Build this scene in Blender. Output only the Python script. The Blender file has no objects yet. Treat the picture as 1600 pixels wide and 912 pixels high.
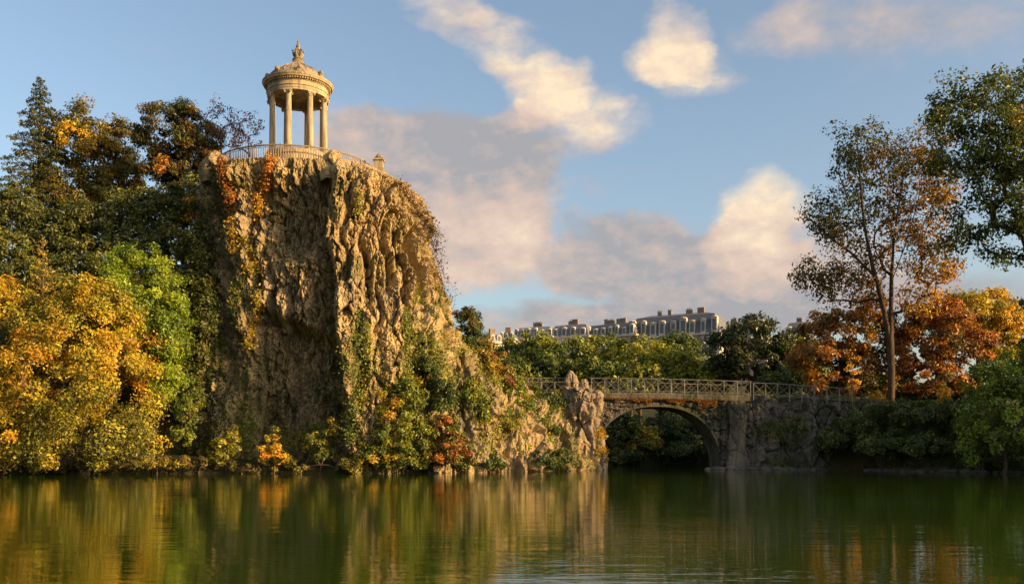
import bpy, math, random
import numpy as np
from math import radians, sin, cos, pi, sqrt

# ------------------------------------------------------------------ camera, sky, sun, exposure
S = bpy.context.scene
COL = S.collection
F = 1400.0          # focal length in photo pixels (1600 wide)
CH = 2.1            # eye height above the lake
HZ = 700.0          # horizon row in the photo
cam = bpy.data.cameras.new('camera'); cam_o = bpy.data.objects.new('camera', cam); COL.objects.link(cam_o)
cam.sensor_width = 36.0; cam.lens = 36.0 * F / 1600.0
cam.shift_y = (HZ - 456.0) / 1600.0
cam.clip_start = 0.1; cam.clip_end = 6000
cam_o.location = (0, 0, CH); cam_o.rotation_euler = (radians(90), 0, 0)
S.camera = cam_o

SUN_AZ, SUN_EL = 113.0, 15.0      # clockwise from +Y, elevation
sd = np.array([sin(radians(SUN_AZ)) * cos(radians(SUN_EL)), cos(radians(SUN_AZ)) * cos(radians(SUN_EL)), sin(radians(SUN_EL))])
sun = bpy.data.lights.new('sun', 'SUN'); sun.energy = 5.0; sun.angle = radians(0.6); sun.color = (1.0, 0.62, 0.25)
sun_o = bpy.data.objects.new('sun', sun); COL.objects.link(sun_o)
from mathutils import Vector
sun_o.rotation_euler = Vector(sd).to_track_quat('Z', 'Y').to_euler()

world = bpy.data.worlds.new('World'); S.world = world; world.use_nodes = True
SKY_STRENGTH = 0.15
CLOUDS = [  # photo column, row, half width, half height, weight, light (0 grey .. 1 cream)
    (690, 8, 60, 22, .8, .75), (760, 28, 50, 20, .7, .75), (690, 48, 50, 16, .6, .7), (790, 70, 60, 22, .75, .8),
    (840, 105, 62, 30, .9, .85), (850, 145, 62, 36, .95, .85), (890, 175, 80, 36, .9, .8), (960, 205, 62, 26, .75, .75), (815, 188, 62, 24, .7, .75),
    (1050, 80, 58, 50, 1.25, .85), (1075, 110, 58, 38, 1.0, .8),
    (1225, 48, 66, 32, .58, .5), (1340, 28, 130, 40, .52, .35), (1510, 40, 150, 48, .55, .3),
    (560, 225, 90, 44, 1.1, .50), (660, 240, 130, 54, 1.25, .08), (760, 262, 105, 66, 1.25, .05), (650, 310, 110, 84, 1.3, .30),
    (800, 335, 70, 60, 1.2, .62), (740, 380, 100, 54, 1.2, .60), (690, 395, 80, 44, 1.0, .55), (850, 290, 45, 60, .7, .3),
    (880, 410, 90, 34, 1.0, .36), (990, 420, 110, 60, 1.2, .10), (1090, 445, 120, 54, 1.2, .05), (1200, 458, 120, 50, 1.2, .08), (1010, 385, 50, 36, .9, .3),
    (1190, 345, 62, 56, 1.5, 1.0), (1200, 395, 80, 52, 1.4, .85), (1140, 405, 60, 34, .9, .5), (1290, 410, 90, 60, 1.1, .45),
    (920, 235, 55, 16, .5, .25), (960, 290, 60, 16, .35, .25), (920, 350, 60, 22, .5, .25),
    (850, 492, 150, 22, 1.15, .12), (1050, 500, 200, 26, 1.1, .12), (1480, 468, 170, 34, 1.1, .12), (1340, 480, 120, 30, 1.0, .15),
]
def build_world():
    nt = world.node_tree; nt.nodes.clear(); N = nt.nodes; L = nt.links
    def val(x, sock):
        if isinstance(x, (int, float)): sock.default_value = x
        else: L.new(x, sock)
    def m(op, a, b=None, c=None, clamp=False):
        n = N.new('ShaderNodeMath'); n.operation = op; n.use_clamp = clamp
        val(a, n.inputs[0])
        if b is not None: val(b, n.inputs[1])
        if c is not None: val(c, n.inputs[2])
        return n.outputs[0]
    tc = N.new('ShaderNodeTexCoord'); vec = tc.outputs['Generated']
    sep = N.new('ShaderNodeSeparateXYZ'); L.new(vec, sep.inputs[0])
    x, y, z = sep.outputs
    def noise(scale, detail, rough, off, squash=1.6):
        mp = N.new('ShaderNodeMapping'); L.new(vec, mp.inputs[0]); mp.inputs['Location'].default_value = off
        mp.inputs['Scale'].default_value = (1, 1, squash)
        n = N.new('ShaderNodeTexNoise'); L.new(mp.outputs[0], n.inputs['Vector'])
        n.inputs['Scale'].default_value = scale; n.inputs['Detail'].default_value = detail; n.inputs['Roughness'].default_value = rough
        return m('SUBTRACT', n.outputs['Fac'], 0.5)
    wa = noise(9, 5, .55, (3.1, 0, 0)); wb = noise(9, 5, .55, (0, 7.7, 0)); nd = noise(16, 6, .58, (1.3, 2.2, 5.1)); nl = noise(7, 4, .5, (8.3, 2.2, 1.1)); nd2 = noise(16, 6, .58, (1.3 + .012, 2.2, 5.1 + .022)); nf = noise(42, 5, .6, (2.9, .4, 7.7)); nf2 = noise(42, 5, .6, (2.9 + .006, .4, 7.7 + .012))
    az = m('ADD', m('ARCTAN2', x, y), m('MULTIPLY', wa, .15))
    el = m('ADD', m('ARCSINE', z), m('MULTIPLY', wb, .09))
    tot = None; lit = None
    for (px, py, rx, ry, w, li) in CLOUDS:
        a0 = math.atan((px - 800) / F); e0 = math.atan((HZ - py) / F * cos(a0))
        dx = m('MULTIPLY', m('SUBTRACT', az, a0), F / (rx * 1.38)); dy = m('MULTIPLY', m('SUBTRACT', el, e0), F / (ry * 1.38))
        d2 = m('ADD', m('MULTIPLY', dx, dx), m('MULTIPLY', dy, dy))
        g = m('MULTIPLY', m('SUBTRACT', 1.0, d2, clamp=True), w)
        tot = g if tot is None else m('ADD', tot, g)
        gl = m('MULTIPLY', g, li)
        lit = gl if lit is None else m('ADD', lit, gl)
    # the same kind of broken cloud goes on all round, outside the picture
    gen = noise(2.6, 4, .5, (4.4, 9.1, 2.7), 2.2)
    out = m('ADD', m('MULTIPLY', m('SUBTRACT', m('ABSOLUTE', m('ARCTAN2', x, y)), .56), 6, clamp=True),
            m('MULTIPLY', m('SUBTRACT', m('ARCSINE', z), .48), 6, clamp=True), clamp=True)
    g = m('MULTIPLY', m('MULTIPLY', m('ADD', gen, .02, clamp=True), 5.5), out)
    tot = m('ADD', tot, g); lit = m('ADD', lit, m('MULTIPLY', g, .5))
    avg = m('DIVIDE', lit, m('ADD', tot, .02))
    dens = m('ADD', m('ADD', tot, m('MULTIPLY', nd, .85)), m('MULTIPLY', nf, .36))
    mr = N.new('ShaderNodeMapRange'); mr.interpolation_type = 'SMOOTHSTEP'; L.new(dens, mr.inputs['Value'])
    mr.inputs['From Min'].default_value = -.06; mr.inputs['From Max'].default_value = 1.5; mr.inputs['To Max'].default_value = .96
    msk = m('MULTIPLY', mr.outputs[0], m('MULTIPLY', m('ADD', z, .02), 30, clamp=True))
    rel = m('ADD', m('MULTIPLY', m('SUBTRACT', nd, nd2), .75), m('MULTIPLY', m('SUBTRACT', nf, nf2), .40))
    lf = m('ADD', m('ADD', avg, m('MULTIPLY', nl, .42)), rel, clamp=True)
    ramp = N.new('ShaderNodeValToRGB'); L.new(lf, ramp.inputs[0]); cr = ramp.color_ramp
    k = 0.54 / SKY_STRENGTH
    cr.elements[0].position = .08; cr.elements[0].color = (.40 * k / 10, .395 * k / 10, .415 * k / 10, 1)
    cr.elements[1].position = .98; cr.elements[1].color = (1.05 * k / 10, .84 * k / 10, .58 * k / 10, 1)
    e = cr.elements.new(.5); e.color = (.72 * k / 10, .55 * k / 10, .46 * k / 10, 1)
    e = cr.elements.new(.78); e.color = (.88 * k / 10, .69 * k / 10, .53 * k / 10, 1)
    sc = N.new('ShaderNodeVectorMath'); sc.operation = 'SCALE'; L.new(ramp.outputs[0], sc.inputs[0]); sc.inputs['Scale'].default_value = 10
    sky = N.new('ShaderNodeTexSky'); sky.sky_type = 'NISHITA'; sky.sun_disc = False
    sky.sun_elevation = radians(SUN_EL); sky.sun_rotation = radians(SUN_AZ); sky.air_density = 1.0; sky.dust_density = 3.2; sky.ozone_density = 1.6
    gain = N.new('ShaderNodeVectorMath'); gain.operation = 'MULTIPLY'; L.new(sky.outputs[0], gain.inputs[0]); gain.inputs[1].default_value = SKY_GAIN
    mix = N.new('ShaderNodeMix'); mix.data_type = 'RGBA'; L.new(msk, mix.inputs['Factor'])
    L.new(gain.outputs[0], mix.inputs['A']); L.new(sc.outputs[0], mix.inputs['B'])
    bg = N.new('ShaderNodeBackground'); L.new(mix.outputs['Result'], bg.inputs[0]); bg.inputs[1].default_value = SKY_STRENGTH
    o = N.new('ShaderNodeOutputWorld'); L.new(bg.outputs[0], o.inputs[0])
SKY_GAIN = (0.96, 0.91, 0.85)
build_world()
world.cycles.sampling_method = 'MANUAL'; world.cycles.sample_map_resolution = 512
S.view_settings.view_transform = 'Standard'; S.view_settings.look = 'None'; S.view_settings.gamma = 1.0
S.view_settings.exposure = 0.92; S.view_settings.use_curve_mapping = False
S.cycles.max_bounces = 6; S.cycles.diffuse_bounces = 4; S.cycles.glossy_bounces = 3; S.cycles.transmission_bounces = 4; S.cycles.transparent_max_bounces = 8
S.cycles.caustics_reflective = False; S.cycles.caustics_refractive = False

# ------------------------------------------------------------------ numeric helpers
def at(px, py, Y): return np.array([(px - 800) / F * Y, Y, CH + (HZ - py) / F * Y])
def row(z, Y): return HZ - (z - CH) * F / Y
def shore(py): return F * CH / (py - HZ)
def sstep(a, b, x):
    t = np.clip((x - a) / (b - a), 0, 1); return t * t * (3 - 2 * t)
def _h(ix, iy, iz, seed):
    with np.errstate(over='ignore'):
        h = (ix.astype(np.uint32) * np.uint32(374761393) + iy.astype(np.uint32) * np.uint32(668265263) + iz.astype(np.uint32) * np.uint32(2147483647 - 58) + np.uint32(seed * 974711 % 4294967291))
        h ^= h >> np.uint32(13); h *= np.uint32(1274126177); h ^= h >> np.uint32(16); h *= np.uint32(2246822519); h ^= h >> np.uint32(15)
    return h.astype(np.float64) / 4294967295.0 * 2 - 1
def noise3(p, seed=0):
    i = np.floor(p).astype(np.int64); f = p - i; f = f * f * f * (f * (f * 6 - 15) + 10)
    r = 0
    for dx in (0, 1):
        wx = f[..., 0] if dx else 1 - f[..., 0]
        for dy in (0, 1):
            wy = f[..., 1] if dy else 1 - f[..., 1]
            for dz in (0, 1):
                wz = f[..., 2] if dz else 1 - f[..., 2]
                r = r + wx * wy * wz * _h(i[..., 0] + dx, i[..., 1] + dy, i[..., 2] + dz, seed)
    return r
def fbm(p, oct=4, seed=0, gain=.5):
    a = 1; r = 0; t = 0
    for k in range(oct):
        r = r + a * noise3(p * (2.03 ** k) + 17.3 * k, seed + k); t += a; a *= gain
    return r / t
def ridged(p, oct=4, seed=0, gain=.5):
    a = 1; r = 0; t = 0
    for k in range(oct):
        r = r + a * (1 - 2.2 * np.abs(noise3(p * (2.07 ** k) + 9.1 * k, seed + k))); t += a; a *= gain
    return r / t
def cellular(p, seed=0):      # nearest feature point distance, a value of that cell (with a tilted face), crack mask
    i = np.floor(p).astype(np.int64); best = np.full(p.shape[:-1], 9.0); sec = best.copy(); cid = np.zeros(p.shape[:-1])
    for dx in (-1, 0, 1):
        for dy in (-1, 0, 1):
            for dz in (-1, 0, 1):
                a, b, c = i[..., 0] + dx, i[..., 1] + dy, i[..., 2] + dz
                q = np.stack([a + .5 + .45 * _h(a, b, c, seed), b + .5 + .45 * _h(a, b, c, seed + 1), c + .5 + .45 * _h(a, b, c, seed + 2)], -1)
                e = p - q; d = np.linalg.norm(e, axis=-1); k = d < best
                v = _h(a, b, c, seed + 3) + 1.1 * e[..., 0] * _h(a, b, c, seed + 4) + .9 * e[..., 2] * _h(a, b, c, seed + 5) + .7 * e[..., 1] * _h(a, b, c, seed + 6)
                sec = np.where(k, best, np.minimum(sec, d)); best = np.where(k, d, best); cid = np.where(k, v, cid)
    return 1 - sstep(.0, .16, sec - best), cid

# ------------------------------------------------------------------ mesh helpers
def mesh_np(name, V, Fc, mat=None, smooth=False, attrs=None):
    me = bpy.data.meshes.new(name); V = np.asarray(V, np.float32); Fc = np.asarray(Fc, np.int32); k = Fc.shape[1]
    me.vertices.add(len(V)); me.vertices.foreach_set('co', V.ravel())
    me.loops.add(Fc.size); me.loops.foreach_set('vertex_index', Fc.ravel())
    me.polygons.add(len(Fc)); me.polygons.foreach_set('loop_start', np.arange(0, Fc.size, k, dtype=np.int32))
    try: me.polygons.foreach_set('loop_total', np.full(len(Fc), k, np.int32))
    except Exception: pass
    for nm, (dom, arr) in (attrs or {}).items():
        at_ = me.attributes.new(nm, 'FLOAT', dom); at_.data.foreach_set('value', np.asarray(arr, np.float32))
    me.update(calc_edges=True); me.validate()
    me.polygons.foreach_set('use_smooth', np.full(len(Fc), bool(smooth)))
    if mat: me.materials.append(mat)
    return me
def link(name, data, parent=None, loc=None):
    o = bpy.data.objects.new(name, data); COL.objects.link(o)
    if parent: o.parent = parent
    if loc is not None: o.location = [float(c) for c in loc]
    return o
def tag(o, label=None, cat=None, group=None, kind=None):
    if label: o['label'] = label
    if cat: o['category'] = cat
    if group: o['group'] = group
    if kind: o['kind'] = kind
    return o
def thing(name, label, cat, loc=(0, 0, 0), group=None): return tag(link(name, None, None, loc), label, cat, group)

class MB:
    def __init__(s): s.V = []; s.F = []; s.n = 0
    def add(s, V, Fc):
        s.F += [tuple(i + s.n for i in f) for f in Fc]; s.V += [tuple(map(float, v)) for v in V]; s.n += len(V); return s
    def box(s, c, d, rz=0, bev=0):
        cx, cy, cz = c; a, b, h = d[0] / 2, d[1] / 2, d[2] / 2; V = []
        for z in (-h, h):
            for x, y in ((-a, -b), (a, -b), (a, b), (-a, b)):
                V.append((cx + x * cos(rz) - y * sin(rz), cy + x * sin(rz) + y * cos(rz), cz + z))
        return s.add(V, [(3, 2, 1, 0), (4, 5, 6, 7), (0, 1, 5, 4), (1, 2, 6, 5), (2, 3, 7, 6), (3, 0, 4, 7)])
    def lathe(s, prof, n=48, c=(0, 0, 0), a0=0, a1=2 * pi):
        full = abs(a1 - a0 - 2 * pi) < 1e-6; m_ = n if full else n + 1; V = []
        for r, z in prof:
            for k in range(m_):
                a = a0 + (a1 - a0) * k / n; V.append((c[0] + r * cos(a), c[1] + r * sin(a), c[2] + z))
        Fc = []
        for i in range(len(prof) - 1):
            for k in range(n):
                k2 = (k + 1) % m_; Fc.append((i * m_ + k, i * m_ + k2, (i + 1) * m_ + k2, (i + 1) * m_ + k))
        return s.add(V, Fc)
    def tube(s, P, R, n=6, cap=True):
        V, Fc = tube_vf(P, R, n, cap); return s.add(V, Fc)
    def build(s, name, mat, parent=None, loc=None, smooth=False):
        me = bpy.data.meshes.new(name); me.from_pydata(s.V, [], s.F); me.update()
        if mat: me.materials.append(mat)
        if smooth: me.polygons.foreach_set('use_smooth', [True] * len(me.polygons))
        return link(name, me, parent, loc)
def tube_vf(P, R, n=6, cap=True):
    P = np.asarray(P, float); R = np.broadcast_to(np.asarray(R, float), (len(P),))
    T = np.gradient(P, axis=0); T /= np.linalg.norm(T, axis=1)[:, None] + 1e-9
    up = np.array([0, 0, 1.0]) if abs(T[:, 2]).mean() < .8 else np.array([1.0, 0.1, 0])
    A = np.cross(T, up); A /= np.linalg.norm(A, axis=1)[:, None] + 1e-9; B = np.cross(A, T)
    an = np.arange(n) * 2 * pi / n
    V = (P[:, None] + R[:, None, None] * (np.cos(an)[None, :, None] * A[:, None] + np.sin(an)[None, :, None] * B[:, None])).reshape(-1, 3)
    Fc = []
    for i in range(len(P) - 1):
        for k in range(n): Fc.append((i * n + k, i * n + (k + 1) % n, (i + 1) * n + (k + 1) % n, (i + 1) * n + k))
    if cap: Fc.append(tuple(range(n))[::-1]); Fc.append(tuple((len(P) - 1) * n + k for k in range(n)))
    return V, Fc

# ------------------------------------------------------------------ materials
class NT:
    def __init__(s, name):
        s.m = bpy.data.materials.new(name); s.m.use_nodes = True; s.t = s.m.node_tree; s.t.nodes.clear()
        s.out = s.n('ShaderNodeOutputMaterial')
    def n(s, typ, **kw):
        nd = s.t.nodes.new(typ)
        for k, v in kw.items(): setattr(nd, k, v)
        return nd
    def l(s, a, b): s.t.links.new(a, b)
    def noise(s, vec, scale, detail=4, rough=.55, sc=(1, 1, 1)):
        mp = s.n('ShaderNodeMapping'); s.l(vec, mp.inputs[0]); mp.inputs['Scale'].default_value = sc
        nn = s.n('ShaderNodeTexNoise'); s.l(mp.outputs[0], nn.inputs['Vector'])
        nn.inputs['Scale'].default_value = scale; nn.inputs['Detail'].default_value = detail; nn.inputs['Roughness'].default_value = rough
        return nn.outputs['Fac']
    def ramp(s, fac, stops):
        r = s.n('ShaderNodeValToRGB'); s.l(fac, r.inputs[0]); e = r.color_ramp.elements
        e[0].position = stops[0][0]; e[0].color = (*stops[0][1], 1); e[1].position = stops[-1][0]; e[1].color = (*stops[-1][1], 1)
        for p, c in stops[1:-1]: q = e.new(p); q.color = (*c, 1)
        return r.outputs[0]
    def mix(s, fac, a, b, blend='MIX'):
        x = s.n('ShaderNodeMix', data_type='RGBA', blend_type=blend)
        for sock, v in ((x.inputs['Factor'], fac), (x.inputs['A'], a), (x.inputs['B'], b)):
            if isinstance(v, (int, float)): sock.default_value = v
            elif isinstance(v, tuple): sock.default_value = (*v, 1)
            else: s.l(v, sock)
        return x.outputs['Result']
    def bump(s, h, strength=.5, dist=.05):
        b = s.n('ShaderNodeBump'); s.l(h, b.inputs['Height']); b.inputs['Strength'].default_value = strength; b.inputs['Distance'].default_value = dist
        return b.outputs[0]
    def principled(s, col, rough=.8, nrm=None, spec=.3):
        p = s.n('ShaderNodeBsdfPrincipled')
        if isinstance(col, tuple): p.inputs['Base Color'].default_value = (*col, 1)
        else: s.l(col, p.inputs['Base Color'])
        p.inputs['Roughness'].default_value = rough; p.inputs['Specular IOR Level'].default_value = spec
        if nrm is not None: s.l(nrm, p.inputs['Normal'])
        s.l(p.outputs[0], s.out.inputs[0]); return p
    def pos(s): return s.n('ShaderNodeNewGeometry').outputs['Position']

def mat_rock(name, c_dark, c_mid, c_light, moss=(.045, .055, .014), moss_amt=.5, streak=1.0):
    t = NT(name); P = t.pos()
    a = t.noise(P, .55, 6, .62, (1, 1, .35)); b = t.noise(P, 3.2, 5, .6, (1, 1, .5)); c = t.noise(P, .22, 4, .5); d = t.noise(P, 14, 3, .6)
    col = t.ramp(a, [(.30, c_dark), (.48, c_mid), (.68, c_light)])
    col = t.mix(t.ramp(b, [(.35, (.0, .0, .0)), (.65, (1, 1, 1))]), t.mix(.45, col, c_dark), col)
    col = t.mix(t.ramp(d, [(.4, (0, 0, 0)), (.7, (.5, .5, .5))]), col, c_light)
    st = t.noise(P, 1.0, 5, .65, (1.5, 1.5, .10)); col = t.mix(t.ramp(st, [(.54, (0, 0, 0)), (.70, (.65, .65, .65))]), col, tuple(.5 * x for x in c_dark))
    gy = t.noise(P, .16, 3, .5); col = t.mix(t.ramp(gy, [(.48, (0, 0, 0)), (.68, (.4, .4, .4))]), col, tuple(.75 * sum(c_mid) / 3 for x in c_mid))
    mm = t.ramp(c, [(.62 - .24 * moss_amt, (0, 0, 0)), (.74 - .16 * moss_amt, (1, 1, 1))])
    mm2 = t.mix(1.0, mm, t.ramp(b, [(.38, (0, 0, 0)), (.6, (1, 1, 1))]), 'MULTIPLY')
    col = t.mix(mm2, col, moss)
    nb = t.n('ShaderNodeMath', operation='MULTIPLY_ADD'); t.l(b, nb.inputs[0]); nb.inputs[1].default_value = 2.2; t.l(d, nb.inputs[2])
    t.principled(col, .92, t.bump(nb.outputs[0], .9, .10), .15); return t.m
def mat_stone(name, base, dark, scale=1.0, bump=.4):
    t = NT(name); P = t.n('ShaderNodeTexCoord').outputs['Object']
    a = t.noise(P, 1.3 * scale, 5, .6, (1, 1, .5)); b = t.noise(P, 9 * scale, 4, .6)
    col = t.ramp(a, [(.3, dark), (.6, base)]); col = t.mix(t.ramp(b, [(.35, (.45, .45, .45)), (.6, (0, 0, 0))]), col, dark)
    st = t.noise(P, 2.2 * scale, 5, .65, (1, 1, .12)); col = t.mix(t.ramp(st, [(.47, (0, 0, 0)), (.66, (.85, .85, .85))]), col, tuple(.45 * x for x in dark))
    t.principled(col, .85, t.bump(b, bump, .03), .2); return t.m
def mat_plain(name, col, rough=.8, var=.25, spec=.3):
    t = NT(name); P = t.pos(); a = t.noise(P, 2.0, 5, .6)
    d = tuple(c * (1 - var) for c in col); u = tuple(c * (1 + var) for c in col)
    t.principled(t.ramp(a, [(.3, d), (.7, u)]), rough, None, spec); return t.m
LEAFM = {}
def mat_leaf(stops, trans=.35):
    key = (tuple(stops), trans)
    if key in LEAFM: return LEAFM[key]
    t = NT('leaf'); A = t.n('ShaderNodeAttribute'); A.attribute_name = 'hue'; B = t.n('ShaderNodeAttribute'); B.attribute_name = 'lum'
    col = t.ramp(A.outputs['Fac'], stops)
    br = t.n('ShaderNodeVectorMath', operation='SCALE'); t.l(col, br.inputs[0]); t.l(B.outputs['Fac'], br.inputs['Scale'])
    df = t.n('ShaderNodeBsdfDiffuse'); t.l(br.outputs[0], df.inputs[0])
    tr = t.n('ShaderNodeBsdfTranslucent'); t.l(br.outputs[0], tr.inputs[0])
    mx = t.n('ShaderNodeMixShader'); mx.inputs[0].default_value = trans; t.l(df.outputs[0], mx.inputs[1]); t.l(tr.outputs[0], mx.inputs[2])
    gl = t.n('ShaderNodeBsdfGlossy'); gl.inputs[0].default_value = (1, 1, 1, 1); gl.inputs['Roughness'].default_value = .45
    m2 = t.n('ShaderNodeMixShader'); m2.inputs[0].default_value = .03; t.l(mx.outputs[0], m2.inputs[1]); t.l(gl.outputs[0], m2.inputs[2])
    t.l(m2.outputs[0], t.out.inputs[0]); LEAFM[key] = t.m; return t.m
def mat_bark(name, a, b):
    t = NT(name); P = t.pos(); n1 = t.noise(P, 4, 5, .6, (1, 1, .25)); n2 = t.noise(P, 1.0, 3, .5)
    col = t.mix(t.ramp(n2, [(.4, (0, 0, 0)), (.65, (1, 1, 1))]), t.ramp(n1, [(.35, a), (.65, b)]), tuple(.6 * x for x in b))
    t.principled(col, .9, t.bump(n1, .8, .06), .15); return t.m

M = {}
M['rock'] = mat_rock('cliff_rock', (.11, .083, .054), (.37, .275, .145), (.59, .44, .22), moss=(.075, .08, .016), moss_amt=.55)
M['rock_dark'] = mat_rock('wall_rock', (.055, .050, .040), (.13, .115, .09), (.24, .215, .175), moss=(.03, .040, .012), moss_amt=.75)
M['rock_pier'] = mat_rock('pier_rock', (.12, .095, .07), (.27, .21, .145), (.42, .33, .22), moss_amt=.2)
M['soil'] = mat_rock('soil', (.03, .03, .014), (.05, .045, .02), (.09, .07, .03), moss=(.025, .04, .01), moss_amt=.9)
M['stone'] = mat_stone('temple_stone', (.46, .37, .235), (.29, .23, .15))
M['stone_roof'] = mat_stone('roof_stone', (.32, .26, .18), (.18, .15, .11))
M['iron'] = mat_plain('iron', (.22, .175, .125), .6, .3)
M['rustic'] = mat_stone('rustic_concrete', (.22, .205, .185), (.10, .095, .085), 2)
M['bark'] = mat_bark('bark', (.045, .032, .022), (.13, .095, .065))
M['plane_bark'] = mat_bark('bark_plane', (.035, .025, .018), (.11, .078, .05))  # the plane tree's own bark, a little darker than the common one
M['slate'] = mat_plain('slate', (.11, .118, .135), .6, .3); M['zinc_dark'] = mat_plain('zinc_dark', (.15, .16, .185), .5, .3)  # slate colour paled to stand in for haze over the far roofs
M['zinc'] = mat_plain('zinc', (.20, .22, .25), .5, .2)
M['facade'] = mat_stone('facade', (.54, .47, .37), (.40, .35, .28), .2, .1)
M['white_wall'] = mat_stone('white_render', (.70, .64, .54), (.52, .48, .41), .2, .1)
M['chimney'] = mat_plain('chimney_brick', (.20, .155, .125), .9, .3)
M['trim'] = mat_plain('pale_trim', (.46, .42, .36), .8, .15)
def mat_glass():
    t = NT('window_glass'); t.principled((.03, .035, .045), .08, None, .8); return t.m
M['glass'] = mat_glass()

G = (.085, .125, .020); DG = (.040, .058, .015); LG = (.17, .21, .020); YG = (.34, .31, .020); GOLD = (.56, .34, .020); OR = (.52, .20, .014); RUST = (.24, .075, .016); BRN = (.13, .075, .03); MAUVE = (.12, .065, .045)

# ------------------------------------------------------------------ foliage
def leaves_vf(C, Nrm, size, rng, aspect=.55):
    n = len(C); Nrm = Nrm / (np.linalg.norm(Nrm, axis=1)[:, None] + 1e-9)
    r = rng.normal(size=(n, 3)); r[:, 2] -= .35
    A = r - (r * Nrm).sum(1)[:, None] * Nrm; A /= np.linalg.norm(A, axis=1)[:, None] + 1e-9
    B = np.cross(Nrm, A); s = size[:, None]
    f = .16 * s * Nrm
    V = np.stack([C - A * s * .5, C + B * s * .5 * aspect * 1.0 + f + A * s * .05, C + A * s * .5, C - B * s * .5 * aspect + f + A * s * .05], 1).reshape(-1, 3)
    return V, np.arange(4 * n).reshape(n, 4)
def leaf_mesh(name, C, Nrm, size, hue, lum, mat, rng, aspect=.6):
    V, Fc = leaves_vf(C, Nrm, size, rng, aspect)
    return mesh_np(name, V, Fc, mat, False, {'hue': ('FACE', np.clip(hue, 0, 1)), 'lum': ('FACE', lum)})
def blob_clumps(blobs, n, rng, shell=.5):
    B = np.array(blobs, float); vol = (B[:, 3] * B[:, 4] * B[:, 5]) ** .8; P = []; O = []
    while len(P) < n:
        k = rng.choice(len(B), p=vol / vol.sum()); d = rng.normal(size=3); d /= np.linalg.norm(d)
        if d[2] < -.55 and rng.random() < .6: continue
        r = (shell + (1 - shell) * rng.random() ** .7) * (.92 + .16 * rng.random())
        p = B[k, :3] + d * B[k, 3:6] * r
        q = np.linalg.norm((p - B[:, :3]) / B[:, 3:6], axis=1)
        if (np.delete(q, k) < .55).any(): continue
        P.append(p); O.append(d)
    return np.array(P), np.array(O)
def skeleton(limbs, targets, r_base, rng, r_tip=.02, sag=.12):
    nodes = []; par = []
    for L_ in limbs:
        prev = -1
        if nodes:
            d = [np.linalg.norm(np.array(L_[0]) - q) for q in nodes]; prev = int(np.argmin(d))
        for p in L_:
            nodes.append(np.array(p, float)); par.append(prev); prev = len(nodes) - 1
    base = nodes[0]; order = np.argsort([np.linalg.norm(t - base) for t in targets]); n0 = len(nodes)
    for i in order:
        t = targets[i]; Nn = np.array(nodes); d = np.linalg.norm(Nn - t, axis=1) + 1.1 * np.maximum(0, Nn[:, 2] - t[2] + .3) + .15 * np.maximum(0, base[2] + .8 - Nn[:, 2]) * 20
        j = int(np.argmin(d)); a = nodes[j]; L_ = np.linalg.norm(t - a); prev = j
        k = 3 if L_ > 1.5 else 2
        for q in range(1, k + 1):
            u = q / k; p = a + (t - a) * u + np.array([0, 0, sag * L_ * sin(pi * u) * .6]) + (rng.normal(size=3) * L_ * .05 if q < k else 0)
            nodes.append(p); par.append(prev); prev = len(nodes) - 1
    cnt = np.ones(len(nodes)) * .3
    for i in range(len(nodes) - 1, 0, -1):
        if par[i] >= 0: cnt[par[i]] += cnt[i]
    # parents always precede children except limb roots attached later: recompute safely
    ex = math.log(r_base / r_tip) / math.log(max(cnt[0], 2))
    rad = r_tip * cnt ** ex
    for i in range(1, len(nodes)):
        if par[i] >= 0: rad[i] = min(rad[i], rad[par[i]])
    V = []; Fc = []; n = 0
    for i in range(len(nodes)):
        if par[i] < 0: continue
        a, b = nodes[par[i]], nodes[i]; k = 8 if rad[i] > .12 else 4
        if np.linalg.norm(b - a) < 1e-4: continue
        v, f = tube_vf([a - (b - a) * .04, b], [rad[par[i]] if i < n0 or rad[par[i]] < 1.6 * rad[i] else rad[i] * 1.25, rad[i]], k, False)
        V.append(v); Fc += [tuple(x + n for x in q) for q in f]; n += len(v)
    return np.concatenate(V), Fc
def fill_leaves(P, O, per, rc, size, rng, hue_fn=None, center=None, flat=.75, lum_var=.25, hue_var=.16, droop=0, dirk=(.55, .35, .55)):
    n = len(P) * per; idx = np.repeat(np.arange(len(P)), per)
    off = rng.normal(size=(n, 3)); off /= np.linalg.norm(off, axis=1)[:, None]; rr = rng.random(n) ** .45
    rcs = rc * (.65 + .7 * rng.random(len(P)))
    off = off * (rr * rcs[idx])[:, None] * np.array([1, 1, flat]); C = P[idx] + off
    C[:, 2] -= droop * rng.random(n) ** 2
    Nrm = dirk[0] * O[idx] + np.array([0, 0, dirk[1]]) + off / rc * .7 + dirk[2] * rng.normal(size=(n, 3))
    ch = rng.normal(size=len(P)) * hue_var; cl = 1 + rng.normal(size=len(P)) * .14
    hue = (hue_fn(C) if hue_fn else np.full(n, .5)) + ch[idx] + rng.normal(size=n) * .10
    lum = np.clip(cl[idx] * (1 + rng.normal(size=n) * lum_var), .35, 1.8)
    sz = size * np.clip(np.exp(rng.normal(size=n) * .38) * 1.0, .45, 2.0)
    return C, Nrm, sz, hue, lum
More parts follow.
